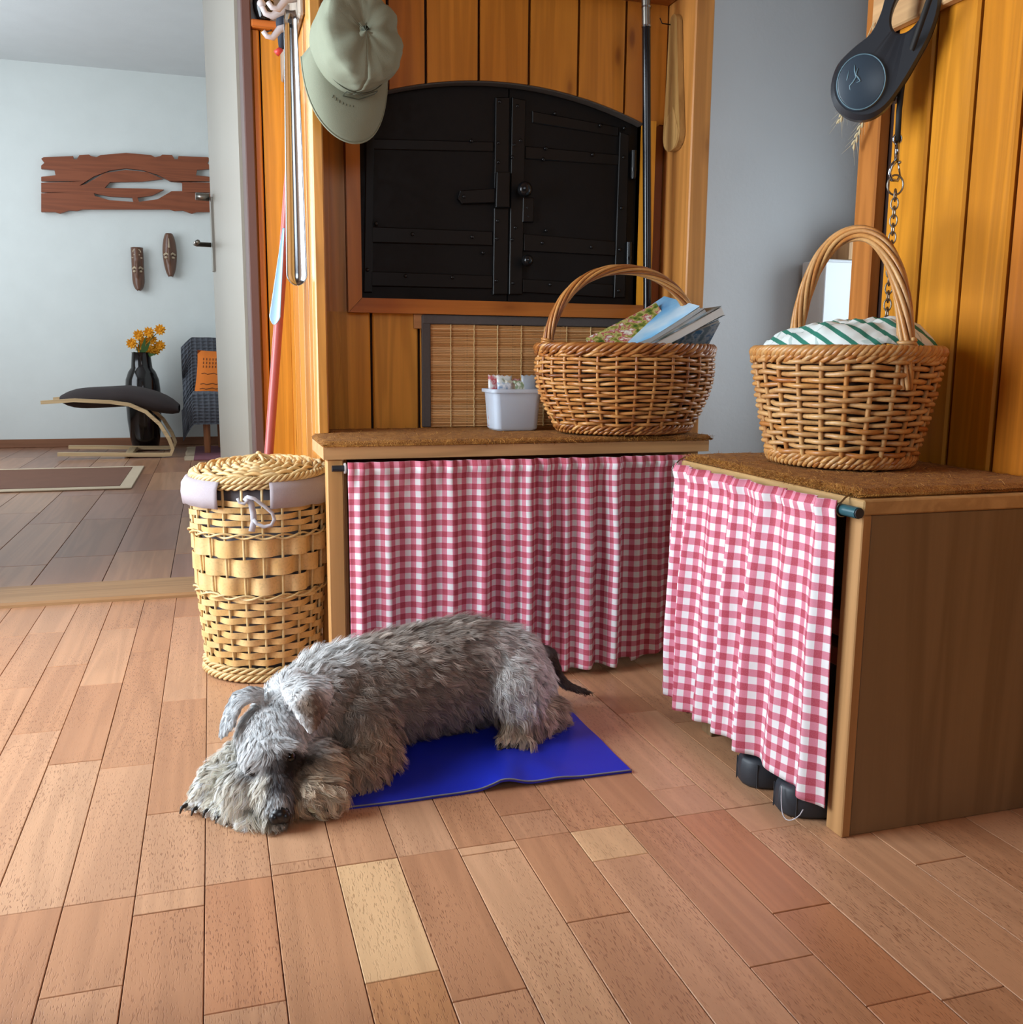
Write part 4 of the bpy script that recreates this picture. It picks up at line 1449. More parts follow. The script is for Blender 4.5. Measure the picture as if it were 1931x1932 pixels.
# dark vase on the ledge
vz = thing('striped_vase', (0.166, 2.712, 1.5125), 'round black vase with white bands on the ledge by the doorway', 'vase')
pr = [(0.020, 0.0), (0.024, 0.002), (0.030, 0.012), (0.040, 0.03), (0.044, 0.052), (0.041, 0.072), (0.033, 0.088), (0.026, 0.098), (0.028, 0.105)]
pr = [(a * 0.62, h * 0.8) for a, h in pr]
MB().lathe(pr, (0.166, 2.7195, 1.5125), 28).build('body', M['black_pot'], vz, smooth=True)
for h in (0.050, 0.058, 0.066):
    i_ = np.interp(h, [q[1] for q in pr], [q[0] for q in pr])
    MB().lathe([(i_ + 0.0002, -0.0015), (i_ + 0.0012, 0), (i_ + 0.0002, 0.0015)], (0.166, 2.7195, 1.5125 + h), 28).build('band', M['white_plastic'], vz, smooth=True)
# small wire pegs on the panelling
for px, py, nm in ((497, 60, 'dark wire peg high on the doorway panelling'), (527, 84, 'dark wire peg lower on the doorway panelling')):
    p = at(px, py, y=2.714)
    o = MB().tube([p, p + np.array([0.012, -0.010, -0.001]), p + np.array([0.020, -0.016, 0.002])], 0.0016, 6).build('peg', M['iron'])
    tag(o, nm, 'peg')

# ---- olive cap
U = unit((0.20, -0.96, 0.10))
Fv = np.array([-0.03, 0.03, -1.0])
Fv = unit(Fv - U * np.dot(Fv, U))
Rv = np.cross(Fv, U)
CC = np.array([0.288, 2.020, 1.262])
cap = thing('cap', CC - np.array([0, 0, 0.2]), 'olive green cotton field cap hanging by its back, peak down', 'cap')


def cp(f, r_, u):
    return CC + Fv * f + Rv * r_ + U * u


rows = []
for i in range(17):
    t = i / 16
    if t < 0.3:
        h, s = 0.030 * t / 0.3, 1.0 + 0.01 * t
    elif t < 0.75:
        q = (t - 0.3) / 0.45
        h, s = 0.030 + 0.052 * q, 1.0 + 0.045 * math.sin(q * PI * 0.8) - 0.04 * q
    else:
        q = (t - 0.75) / 0.25
        h, s = 0.082 + 0.010 * math.sin(q * PI / 2), max(0.0008, (0.965) * math.cos(q * PI / 2) ** 0.75)
    row = []
    for k in range(65):
        a = 2 * PI * k / 64
        sx_, sy_, sh_ = s * math.cos(a), s * math.sin(a), h * 14
        w_ = 0.0045 * noise.noise((sx_ * 1.6, sy_ * 1.6, sh_ * 1.3)) + 0.012 * max(0, t - 0.25) * noise.noise((sx_ * 2.6 + 3, sy_ * 2.6, sh_ * 2 + 7)) + 0.005 * max(0, t - 0.25) * noise.noise((sx_ * 6 + 3, sy_ * 6, sh_ * 5))
        hh = h + 1.2 * w_ * (1 if t > 0.6 else 0.3) + 0.008 * max(0, t - 0.4) * math.cos(a)
        row.append(cp((0.094 * s + w_ * 1.6) * math.cos(a), (0.078 * s + w_ * 1.6) * math.sin(a), hh))
    rows.append(row)
MB().grid(np.array(rows), None, 0.0012).build('crown', M['olive'], cap, smooth=True)
bnd = []
for k in range(65):
    a = 2 * PI * k / 64
    bnd.append(cp(0.0955 * math.cos(a), 0.0795 * math.sin(a), 0.029))
MB().tube(bnd[:-1], 0.0010, 5, closed=True).build('seam', M['olive_dark'], cap, smooth=True)
rows, edge = [], []
for i in range(13):
    t = i / 12
    row = []
    for k in range(33):
        a = math.radians(-80 + 160 * k / 32)
        e = -0.010 + 0.098 * t * (math.cos(a * 1.10) ** 0.55 if abs(a * 1.10) < PI / 2 else 0.02)
        f_c = 0.0945 * math.cos(a) + e
        r_c = 0.0795 * math.sin(a) * (1.0 + 0.16 * t)
        row.append(cp(f_c, r_c, 0.004 - 0.10 * e - 4.0 * r_c * r_c * t))
    rows.append(row)
    edge = row
MB().grid(np.array(rows), None, 0.0026).build('peak', M['olive'], cap, smooth=True)
MB().tube(edge, 0.0017, 6).build('peak_binding', M['olive'], cap, smooth=True)
pk = [cp(0.1005 * math.cos(a), 0.0832 * math.sin(a), u) for a, u in ((-0.55, 0.030), (-0.15, 0.031), (0.25, 0.030), (0.25, 0.006), (-0.15, 0.006), (-0.55, 0.010))]
MB().tube(pk, 0.0010, 5, closed=True).build('pocket_seam', M['olive_dark'], cap, smooth=True)
for k in range(7):
    a = -0.05 + 0.09 * k
    p = cp(0.0965 * math.cos(a) + 0.012, 0.081 * math.sin(a), 0.0012)
    MB().tube([p, p + U * 0.001 + Fv * 0.006 + Rv * 0.002], 0.0009, 5).build('stitch', M['olive_dark'], cap)
hkc = MB().tube([CC + np.array([-0.03, 0.05, 0.115]), CC + np.array([-0.02, 0.03, 0.108]), CC + np.array([0.0, 0.01, 0.112])], 0.004, 8).build('hook', M['iron'])
tag(hkc, 'dark hook on the chimney post carrying the olive cap', 'hook')

# ================================================================== right side of the chimney
po = thing('stove_rod', at(1223, 610, y=2.125), 'black glossy metal pole with silver collar leaning beside the oven door', 'pole')
a_, b_ = at(1219, -30, y=2.125), at(1223, 806, y=2.125)
MB().tube([at(1220, 48, y=2.125), b_], 0.0098, 20).build('shaft', M['black_gloss'], po, smooth=True, angle=50)
MB().tube([a_, at(1220, 50, y=2.125)], 0.0103, 20).build('collar', M['steel_dull'], po, smooth=True, angle=50)
for py in (14, 50):
    p = at(1220, py, y=2.125)
    MB().tube([p + np.array([0, 0, 0.002]), p - np.array([0, 0, 0.002])], 0.0112, 20).build('ring', M['steel'], po, smooth=True, angle=50)

pd = thing('wooden_shoehorn', at(1270, 290, x=1.062), 'pale turned wooden paddle hanging on the pine post by the oven', 'paddle')
outl, n_ = [], 26
ztop, zbot, yt = 1.447, 1.142, 2.150
for k in range(n_ + 1):          # down the near edge, round the end, up the far edge
    f = 0.5 - 0.5 * math.cos(PI * k / n_)
    z = ztop - (ztop - zbot) * f
    hw = 0.0195 + 0.0285 * f ** 1.3
    e = min((f) / 0.075, (1 - f) / 0.14, 1.0)
    hw *= math.sqrt(max(0.0, 1 - (1 - e) ** 2)) if e < 1 else 1
    outl.append((z, hw, yt - 0.012 * f))
poly = [(c - hw, z) for z, hw, c in outl] + [(c + hw, z) for z, hw, c in outl[::-1]][1:-1]
MB().prism(poly, 1.0525, 1.0665, 'yz').build('blade', M['small_z'], pd, color=lin('b48d56'))
inl = []
for z, hw, c in outl:
    if z < 1.25:
        q = (1.25 - z) / (1.25 - zbot)
        inl.append((z, hw * min(1, (q * 1.6) ** 0.6) * 0.86, c))
poly = [(c - hw, z) for z, hw, c in inl] + [(c + hw, z) for z, hw, c in inl[::-1]][1:-1]
MB().prism(poly, 1.0510, 1.0526, 'yz').build('end_pad', M['small_z'], pd, color=lin('c29a62'))
nl = at(1266, 47, x=1.053)
hk = MB().tube([nl + np.array([0.011, 0, 0]), nl + np.array([-0.022, 0, 0.001]), nl + np.array([-0.028, 0, 0.012])], 0.0013, 6).build('nail_hook', M['iron'])
tag(hk, 'bent nail in the post holding the wooden paddle', 'hook')

# ---- things in the niche behind the right wall
wb = thing('white_cabinet', (1.65, 2.28, 0), 'white laminate cabinet standing in the niche behind the willow basket', 'cabinet')
MB().box((1.560, 2.235, 0.0), (1.74, 2.34, 0.925), 0.003).build('body', M['white_gloss'], wb)
MB().box((1.558, 2.229, 0.04), (1.742, 2.2345, 0.918), 0.002).build('door', M['white_gloss'], wb)
cbx = thing('wooden_crate', (1.68, 2.29, 0.926), 'shallow light wooden crate on top of the white cabinet', 'crate')
MB().box((1.632, 2.236, 0.926), (1.745, 2.244, 0.988), 0.001).build('board', M['small_z'], cbx, color=lin('caa070'))
MB().box((1.632, 2.332, 0.926), (1.745, 2.340, 0.988), 0.001).build('board', M['small_z'], cbx, color=lin('caa070'))
MB().box((1.632, 2.2445, 0.926), (1.640, 2.3315, 0.988), 0.001).build('board', M['small_z'], cbx, color=lin('c89c6a'))
MB().box((1.6405, 2.2445, 0.926), (1.745, 2.3315, 0.985), 0.001).build('bottom', M['card'], cbx)
gl = MB()
for k in range(4):
    gl.tube([(1.655 + 0.022 * k, 2.25 + 0.008 * (k % 2), 0.996 + 0.006 * (k % 3)), (1.668 + 0.02 * k, 2.28, 1.006 - 0.003 * k), (1.68 + 0.015 * k, 2.31, 0.998)], 0.0115, 8)
o = gl.build('glove', plain('black_knit', '17171a', 0.9), smooth=True)
tag(o, 'black crumpled knit glove lying on the crate in the niche', 'glove')

# ---- rack with pegs on the right wall
rr_ = thing('peg_rack', (1.17, 1.4, 1.24), 'light wooden peg rack on the right panelled wall', 'rack')
MB().box((1.164, 1.10, 1.236), (1.1845, 1.572, 1.330), 0.003).build('board', M['clean_y'], rr_, color=lin('cfa678'))
for y in (1.47, 1.30, 1.14):
    MB().tube([(1.164, y, 1.300), (1.115, y, 1.296), (1.092, y, 1.300)], [0.010, 0.010, 0.0105], 12).build('peg', M['small_z'], rr_, smooth=True, angle=50, color=lin('c49a6c'))
    MB().ball((1.088, y, 1.301), 0.014, 12).build('knob', M['small_z'], rr_, smooth=True, color=lin('c49a6c'))

# ---- retractable dog lead
nL = unit((-0.62, -0.76, -0.02))                 # faces the room
eX = unit(np.cross(nL, (0, 0, 1))) * -1          # to the right as seen from the room
if np.dot(eX, RIGHT) < 0:
    eX = -eX
eZ = np.cross(eX, nL)
if eZ[2] < 0:
    eZ = -eZ
KC = at(1634, 145, x=1.085)
ldp = thing('dog_lead', KC - np.array([0, 0, 0.08]), 'dark grey retractable dog lead hanging from the peg rack by its grip', 'dog lead')
def kp(x, z, d):
    return KC + eX * x + eZ * z + nL * d
# body outline with grip loop: an egg below, a ring above to the right
def lead_ring(off):
    pts = []
    ctl = [(-0.055, -0.010), (-0.050, -0.040), (-0.028, -0.064), (0.004, -0.072), (0.034, -0.058), (0.060, -0.022), (0.082, 0.018), (0.102, 0.062), (0.110, 0.108), (0.098, 0.148),
           (0.072, 0.166), (0.044, 0.156), (0.026, 0.128), (0.018, 0.096), (0.004, 0.066), (-0.022, 0.046), (-0.046, 0.022)]
    n = len(ctl)
    for i in range(n):
        p0_, p1_, p2_, p3_ = [np.array(ctl[(i + k) % n]) for k in (-1, 0, 1, 2)]
        for s in np.linspace(0, 1, 4, endpoint=False):
            q = 0.5 * ((2 * p1_) + (-p0_ + p2_) * s + (2 * p0_ - 5 * p1_ + 4 * p2_ - p3_) * s * s + (-p0_ + 3 * p1_ - 3 * p2_ + p3_) * s ** 3)
            pts.append(q)
    c = np.mean(pts, axis=0)
    return [p + (c - p) * off for p in pts]
hole_c = np.array([0.062, 0.100])
def lead_hole(g):
    pts = []
    for k in range(68):
        a = 2 * PI * k / 68
        r_ = np.array([0.024 * math.cos(a), 0.042 * math.sin(a)]) * g
        ca, sa = math.cos(-0.35), math.sin(-0.35)
        pts.append(hole_c + np.array([r_[0] * ca - r_[1] * sa, r_[0] * sa + r_[1] * ca]))
    return pts
def align(o, h):
    """start the hole ring at the point nearest the outline's start, same turning sense"""
    h = np.array(h)
    oa = np.array(o)
    ang = np.unwrap([math.atan2(*(p - hole_c)[::-1]) for p in oa])
    out = []
    for p in oa:
        a = math.atan2(p[1] - hole_c[1], p[0] - hole_c[0])
        aa = np.arctan2(h[:, 1] - hole_c[1], h[:, 0] - hole_c[0])
        out.append(h[int(np.argmin(np.abs(np.angle(np.exp(1j * (aa - a))))))])
    return out
O1, O2 = lead_ring(0.0), lead_ring(0.07)
H1, H2 = align(O1, lead_hole(1.0)), align(O1, lead_hole(1.12))
TH = 0.015
P = []
for ring, d in ((O1, 0.0), (O1, TH * 0.6), (O2, TH), (H2, TH), (H1, TH * 0.8), (H1, -TH * 0.8), (H2, -TH), (O2, -TH), (O1, -TH * 0.6), (O1, 0.0)):
    P.append([kp(q[0], q[1], d) for q in ring + [ring[0]]])
MB().grid(np.array(P)).build('case', M['black_plastic'], ldp, smooth=True, angle=35)
dc = (-0.006, -0.012)
MB().lathe([(0.041, 0.0), (0.0405, 0.004), (0.036, 0.0062), (0.0001, 0.0075)], kp(dc[0], dc[1], TH - 0.001), 40, nL, ax0=eX, sx=1.0, sy=1.14).build('face_disc', M['grey_plastic'], ldp, smooth=True)
ring = [kp(dc[0] + 0.0385 * math.cos(a), dc[1] + 0.0440 * math.sin(a), TH + 0.0042) for a in np.linspace(0, 2 * PI, 60, endpoint=False)]
MB().tube(ring, 0.0011, 6, closed=True).build('disc_line', M['pale_line'], ldp, smooth=True)
for em in ([(-0.018, 0.016), (-0.017, 0.006), (-0.014, -0.004), (-0.019, -0.012), (-0.024, -0.017), (-0.022, -0.027), (-0.012, -0.036)],
           [(-0.012, 0.010), (-0.015, 0.0), (-0.010, -0.006), (-0.007, -0.011), (-0.013, -0.013)], [(-0.026, 0.008), (-0.028, -0.004), (-0.030, -0.010)]):
    MB().tube([kp(x, z, TH + 0.0068 - 4.0 * (x * x + z * z) * 0.5) for x, z in em], [0.0006] + [0.0014] * (len(em) - 2) + [0.0006], 6).build('emblem', M['pale_line'], ldp, smooth=True)

# ---- strap, snap hook and chain
chn = thing('chain_lead', at(1688, 600, x=1.15), 'black strap lead with steel snap hook and chain hanging from the peg rack', 'chain lead')
XC = 1.135
s0, s1 = at(1704, 150, x=XC), at(1694, 268, x=XC)
loop = [np.array([1.10, 1.31, 1.29]), at(1712, 120, x=XC), s0, (s0 + s1) / 2 + np.array([-0.002, 0, 0]), s1]
MB().strap(loop, [(-0.7, -0.7, 0)] * 5, 0.009, 0.004).build('strap', plain('black_strap', '17130f', 0.7), chn, smooth=True)
MB().tube([at(1692, 165, x=XC - 0.004), at(1692, 195, x=XC - 0.004)], 0.0035, 8).build('ferrule', M['steel_dull'], chn, smooth=True)
k0, k1 = at(1694, 262, x=XC), at(1691, 341, x=XC)
def wire(pp, r_, nm, mat=None, closed=False):
    return MB().tube([np.array(q) for q in pp], r_, 8, closed=closed).build(nm, mat or M['steel'], chn, smooth=True)
ex, ez = unit((RIGHT[0], RIGHT[1], 0)), np.array([0, 0, 1.0])
def cpnt(c, x, z):
    return c + ex * x + ez * z
wire([cpnt(k0, 0.007 * math.cos(a), 0.008 * math.sin(a)) for a in np.linspace(0, 2 * PI, 16, endpoint=False)], 0.0016, 'swivel_ring', closed=True)
km = k0 + (k1 - k0) * 0.05
wire([km, km + (k1 - k0) * 0.45], 0.0042, 'snap_barrel')
kb = k0 + (k1 - k0) * 0.5
wire([cpnt(kb, 0, 0), cpnt(kb, -0.008, -0.010), cpnt(kb, -0.011, -0.022), cpnt(kb, -0.006, -0.033), cpnt(kb, 0.004, -0.034), cpnt(kb, 0.008, -0.026)], [0.0035, 0.0036, 0.0034, 0.0032, 0.003, 0.0022], 'snap_hook')
wire([cpnt(kb, 0.002, 0.0), cpnt(kb, 0.008, -0.026)], 0.0016, 'snap_gate')
MB().ball(cpnt(kb, 0.0055, -0.004), 0.0032, 8).build('thumb_stud', M['steel'], chn, smooth=True)
oc = at(1690, 349, x=XC)
wire([cpnt(oc, 0.0135 * math.cos(a), 0.0165 * math.sin(a)) for a in np.linspace(0, 2 * PI, 24, endpoint=False)], 0.0017, 'o_ring', M['steel_dull'], True)
ztop_, zend = float(at(1690, 366, x=XC)[2]), 0.665
link_h = 0.0165
zc = ztop_ - 0.002
i = 0
e2 = unit(np.cross(ex, ez))
while zc > zend:
    fx = (i % 2)
    d1 = ex * 0.9 + e2 * 0.4 if fx else e2 * 0.8 - ex * 0.6
    d1 = unit(d1)
    base = at(1690, 366, x=XC) + np.array([0.0, 0.0, zc - ztop_])
    wire([base + d1 * 0.0058 * math.cos(a) + ez * (link_h * 0.62) * math.sin(a) for a in np.linspace(0, 2 * PI, 14, endpoint=False)], 0.0014, 'link', M['steel_dull'], True)
    zc -= link_h * 0.86
    i += 1

# ---- ears of wheat
for n, (px0, py0, px1, py1) in enumerate(((1600, 190, 1583, 233), (1641, 195, 1609, 280))):
    a_, b_ = at(px0, py0, x=1.155), at(px1, py1, x=1.155)
    wt = thing('wheat_ear', b_, ['short dry wheat ear hanging behind the dog lead', 'longer dry wheat ear hanging beside the edge board'][n], 'wheat ear', 'dry wheat ears')
    MB().tube([np.array([1.16, 1.56, 1.26]), a_ + np.array([0, 0, 0.03]), a_, b_], 0.0008, 5).build('stalk', M['wheat'], wt)
    d = unit(b_ - a_)
    s = unit(np.cross(d, (1, 0.3, 0)))
    m_ = 7 if n == 0 else 12
    for k in range(m_):
        c = a_ + (b_ - a_) * (k + 0.5) / m_
        sg = 1 if k % 2 else -1
        MB().ball(c + s * sg * 0.0028, (0.0024, 0.0024, 0.0062), 8, d + s * sg * 0.35).build('grain', M['wheat'], wt, smooth=True)
        MB().tube([c + s * sg * 0.004 + d * 0.004, c + s * sg * (0.012 + 0.01 * rng.random()) + d * 0.028], [0.0004, 0.0001], 4).build('awn', M['wheat'], wt)

# ================================================================== next room
YF = 7.485
def fp(px, py, y=YF):
    p = at(px, py, y=y)
    return np.array([float(p[0]), float(p[2])])


# ---- carved board on the wall (fretwork with cut-outs)
def fretwork(name, rings, y0, y1, mat, color):
    cu = bpy.data.curves.new('outline', 'CURVE')
    cu.dimensions = '2D'
    cu.fill_mode = 'BOTH'
    cu.extrude = (y1 - y0) / 2
    for ring in rings:
        sp = cu.splines.new('POLY')
        sp.points.add(len(ring) - 1)
        for p, (x, z) in zip(sp.points, ring):
            p.co = (x, z, 0, 1)
        sp.use_cyclic_u = True
    tmp = bpy.data.objects.new('outline', cu)
    COL.objects.link(tmp)
    dg = bpy.context.evaluated_depsgraph_get()
    me = bpy.data.meshes.new_from_object(tmp.evaluated_get(dg))
    bpy.data.objects.remove(tmp)
    mb = MB()
    mb.add([(v.co.x, (y0 + y1) / 2 - v.co.z, v.co.y) for v in me.vertices], [tuple(p.vertices) for p in me.polygons])
    bpy.data.meshes.remove(me)
    return mb.build(name, mat, color=color)


CX = 238
def mirror(pts):
    return [fp(*p) for p in pts] + [fp(2 * CX - x, y) for x, y in pts[::-1]]
outer = mirror([(CX, 290), (285, 294), (293, 298), (303, 296), (307, 293), (325, 294), (330, 302), (336, 302), (337, 296), (392, 298), (397, 301), (391, 309), (397, 314), (397, 320),
                (372, 322), (370, 332), (397, 335), (397, 343), (320, 343), (347, 345), (397, 346), (397, 364), (350, 364), (345, 364), (397, 366), (397, 401), (371, 401), (362, 404),
                (345, 398), (330, 399), (320, 396), (CX, 396)])
def lens(x0, x1, y0, y1, up):
    return None
top_gap = [fp(x, y) for x, y in [(CX - 88, 352), (CX - 60, 334), (CX - 30, 323), (CX, 319), (CX + 30, 322), (CX + 60, 331), (CX + 85, 344), (CX + 102, 345), (CX + 106, 346), (CX + 106, 362), (CX + 86, 362), (CX + 60, 377), (CX + 25, 382),
                                    (CX + 22, 374), (CX + 50, 370), (CX + 72, 359), (CX + 40, 357), (CX - 40, 356), (CX - 30, 345), (CX + 30, 344), (CX + 70, 339), (CX + 40, 326), (CX, 322), (CX - 40, 328), (CX - 76, 349)]]
low_gap = [fp(x, y) for x, y in [(CX - 60, 366), (CX - 30, 372), (CX + 12, 374), (CX + 14, 382), (CX - 30, 379), (CX - 58, 371)]]
wc = fretwork('wall_carving', [outer, top_gap, low_gap], YF - 0.03, YF - 0.004, M['clean_x'], lin('8a4a2c'))
tag(wc, 'brown fretwork wooden carving with an eye-shaped cut-out on the next room wall', 'wall carving')


# ---- masks
def mask(px0, px1, py0, py1, square, label):
    a, b = fp(px0, py0), fp(px1, py1)
    cx, w = (a[0] + b[0]) / 2, (b[0] - a[0]) / 2
    zt, zb = a[1], b[1]
    t = thing('mask', (cx, YF - 0.02, zb), label, 'mask', 'carved wall masks')
    rows = []
    for i in range(25):
        f = i / 24
        z = zt + (zb - zt) * f
        if square:
            hw = w * (0.93 if f < 0.72 else 0.93 * math.sqrt(max(0.02, 1 - ((f - 0.72) / 0.285) ** 2)))
        else:
            hw = w * max(0.12, math.sin(PI * min(0.985, max(0.03, f * 0.96 + 0.04))) ** 0.38) * (1.0 - 0.22 * max(0, f - 0.4))
        row = []
        for k in range(15):
            u = -1 + 2 * k / 14
            d = 0.05 * math.sqrt(max(0, 1 - u * u * 0.96))
            if abs(u) < 0.22 and 0.3 < f < 0.72:
                d += 0.022 * (1 - (u / 0.22) ** 2) * math.sin((f - 0.3) / 0.42 * PI) ** 0.6
            if 0.48 < f < 0.58 and 0.2 < abs(u) < 0.75:
                d -= 0.012
            row.append((cx + hw * u, YF - d, z))
        rows.append(row)
    MB().grid(np.array(rows), None, 0.004).build('face', M['small_z'], t, smooth=True, color=lin('6b4734'))
    H = zt - zb
    for s in (-1, 1):
        c = (cx + s * w * 0.46, YF - 0.046, zt - H * 0.56)
        MB().ball(c, (w * 0.34, 0.012, H * 0.03), 10).build('eyelid', M['cream'], t, smooth=True)
        MB().tube([(cx + s * w * 0.1, YF - 0.060, zt - H * 0.50), (cx + s * w * 0.45, YF - 0.052, zt - H * 0.465), (cx + s * w * 0.8, YF - 0.034, zt - H * 0.50)], 0.008, 6).build('brow', M['cream'], t, smooth=True)
    MB().ball((cx, YF - 0.040, zt - H * (0.80 if square else 0.85)), (w * 0.32, 0.013, H * 0.032), 10).build('mouth', M['cream'] if not square else M['small_z'], t, smooth=True, color=lin('3a251c'))
    if square:
        for s in (-1, 1):
            MB().tube([(cx + s * w * (0.35 + 0.28 * math.cos(a)), YF - 0.05 + 0.008 * abs(math.cos(a)), zt - H * 0.12 + H * 0.06 * math.sin(a)) for a in np.linspace(0, 5.2, 16)], 0.004, 5).build('scroll', M['cream'], t)
        MB().box((cx - w * 0.9, YF - 0.046, zt - H * 0.26), (cx + w * 0.9, YF - 0.030, zt - H * 0.235), 0.003).build('band', M['cream'], t)
    else:
        MB().tube([(cx, YF - 0.056, zt - H * 0.12), (cx, YF - 0.062, zt - H * 0.34)], [0.002, 0.007], 6).build('ridge', M['cream'], t)
    return t


mask(247, 274, 467, 549, True, 'dark carved wall mask with flat top and scrolled brow')
mask(306, 335, 441, 523, False, 'dark oval wall mask with rounded top and pale mouth')

# ---- floor vase with yellow flowers
YV = 7.25
vc = at(275, 835, y=YV)
vx = float(vc[0])
s_ = (at(310, 760, y=YV)[0] - at(240, 760, y=YV)[0]) / 2
vz0 = 0.001
zk = float(at(275, 665, y=YV)[2])
va = thing('floor_vase', (vx, YV, 0), 'tall dark glazed floor vase holding yellow flowers in the next room', 'vase')
prv = [(0.60, 0), (0.72, 0.01), (0.82, 0.12), (0.92, 0.3), (0.96, 0.5), (0.95, 0.62), (0.90, 0.72), (0.74, 0.80), (0.58, 0.84), (0.56, 0.87), (0.50, 0.99), (0.52, 1.0), (0.44, 1.0), (0.42, 0.9)]
MB().lathe([(a * s_, h * zk) for a, h in prv], (vx, YV, vz0), 40).build('body', M['ceramic'], va, smooth=True, angle=60)
fls = [(262, 632), (281, 627), (302, 622), (249, 648), (267, 658), (286, 641), (302, 652), (281, 660), (272, 645), (293, 660)]
r = random.Random(9)
for n, (px, py) in enumerate(fls):
    y = YV + r.uniform(-0.06, 0.04)
    c = at(px, py, y=y)
    fw = thing('yellow_flower', (vx, YV, zk * 0.9), 'yellow marigold-like flower in the dark floor vase', 'flower', 'yellow flowers in the vase')
    base = np.array([vx + 0.02 * r.uniform(-1, 1), YV, zk * 0.9])
    MB().tube([base, (base + c) / 2 + np.array([0, 0, 0.04]), c], 0.003, 5).build('stem', M['leaf'], fw)
    head = MB()
    for ring_, (n_, l, up) in enumerate(((11, 0.042, 0.0), (9, 0.034, 0.45), (6, 0.022, 0.95))):
        for k in range(n_):
            a = 2 * PI * (k + 0.5 * ring_) / n_ + r.uniform(-0.1, 0.1)
            o_ = np.array([math.cos(a), 0, math.sin(a)])
            o_ = o_ * math.cos(up) + np.array([0, -1, 0.15]) * math.sin(up)
            sd = unit(np.cross(o_, (0, -1, 0.01))) * 0.010
            head.add([c, c + o_ * l * 0.6 + sd, c + o_ * l + np.array([0, -0.006, 0]), c + o_ * l * 0.6 - sd], [(0, 1, 2, 3)])
    head.ball(c + np.array([0, -0.004, 0]), 0.017, 8)
    head.build('head', M['petal'], fw)
for k, (px, py) in enumerate(((252, 664), (262, 668), (295, 668), (284, 645), (275, 636))):
    c = at(px, py, y=YV - 0.05)
    b = np.array([vx, YV - 0.02, zk * 0.96])
    d = c - b
    sd = unit(np.cross(d, (0, 1, 0.2))) * 0.014
    o = MB().grid(np.array([[b - sd * 0.2, b + sd * 0.2], [b + d * 0.5 - sd, b + d * 0.5 + sd], [c - sd * 0.1, c + sd * 0.1]]), None, 0.001).build('leaf', M['leaf'], va)

# ---- bentwood footstool
YO = 6.85
fs = thing('footstool', at(270, 850, y=YO) * np.array([1, 1, 0]), 'dark cushioned footstool on a pale bentwood frame in the next room', 'footstool')
rowsT, rowsB = [], []
def ocurve(f, y):
    px = 120 + (338 - 120) * f
    py = 733 + 4 * math.cos(f * 3) + 40 * max(0, f - 0.55) ** 1.3 * 2.0
    return at(px, py, y=y)
P = []
for k in range(17):
    a = 2 * PI * k / 16
    row = []
    for i in range(19):
        f = i / 18
        e = 1 - abs(2 * f - 1) ** 6
        hz = 0.068 * (0.35 + 0.65 * e)
        c = ocurve(f, YO)
        row.append((c[0], YO + 0.24 * math.copysign(abs(math.cos(a)) ** 0.5, math.cos(a)) * (0.85 + 0.15 * e), c[2] - 0.048 + hz * math.copysign(abs(math.sin(a)) ** 0.8, math.sin(a))))
    P.append(row)
MB().grid(np.array(P)).build('cushion', M['ottoman'], fs, smooth=True)
for y in (YO - 0.25, YO + 0.25):
    k_ = y / 6.85
    pts = [at(px, py, y=6.85) for px, py in ((90, 756), (150, 752), (215, 755), (250, 760), (280, 773), (305, 795), (322, 822), (329, 840), (325, 850), (312, 853), (260, 851), (200, 850), (120, 850))]
    pts = [np.array([p[0], y, max(0.018, p[2])]) for p in pts]
    MB().strap(pts, [np.cross(unit(pts[min(i + 1, 12)] - pts[max(i - 1, 0)]), (0, 1, 0)) for i in range(13)], 0.05, 0.022).build('bent_frame', M['clean_x'], fs, smooth=True, angle=40, color=lin('d0b48c'))
z0_ = at(222, 800, y=YO)[2]
MB().box((at(240, 850, y=YO)[0], YO - 0.235, 0.006), (at(240, 850, y=YO)[0] + 0.05, YO + 0.235, 0.03), 0.003).build('cross_bar', M['clean_y'], fs, color=lin('c8aa80'))

# ---- armchair under a grey waffle blanket
YC = 6.95
ac = thing('armchair', (0.02, YC, 0), 'low armchair mostly hidden by the open door and a grey blanket', 'armchair')
cl, cr = float(at(352, 800, y=YC)[0]), 0.52
sz = float(at(400, 742, y=YC)[2])
tz = float(at(390, 640, y=7.2)[2])
MB().box((cl + 0.03, YC - 0.20, sz - 0.10), (cr, YC + 0.30, sz - 0.022), 0.015).build('seat', M['grey_blanket'], ac)
MB().box((cl + 0.06, YC + 0.22, sz - 0.02), (cr, YC + 0.30, tz - 0.015), 0.015).build('backrest', M['grey_blanket'], ac)
for x, y in ((float(at(392, 850, y=YC - 0.15)[0]), YC - 0.15), (0.46, YC - 0.15), (0.05, YC + 0.22), (0.46, YC + 0.22)):
    MB().tube([(x, y, 0.0075), (x, y, sz - 0.1)], [0.02, 0.026], 12).build('leg', M['clean_z'], ac, smooth=True, angle=50, color=lin('9a6038'))


def waffle_sheet(pts_fn, nu, nv):
    P = np.zeros((nv, nu, 3))
    for i in range(nv):
        for j in range(nu):
            P[i, j] = pts_fn(j / (nu - 1), i / (nv - 1))
    d1 = np.gradient(P, axis=0)
    d2 = np.gradient(P, axis=1)
    N = np.cross(d2, d1)
    N /= np.maximum(np.linalg.norm(N, axis=2, keepdims=True), 1e-9)
    ii, jj = np.meshgrid(np.arange(nv), np.arange(nu), indexing='ij')
    return P + N * (0.006 * ((ii % 3 > 0) & (jj % 3 > 0)))[..., None]


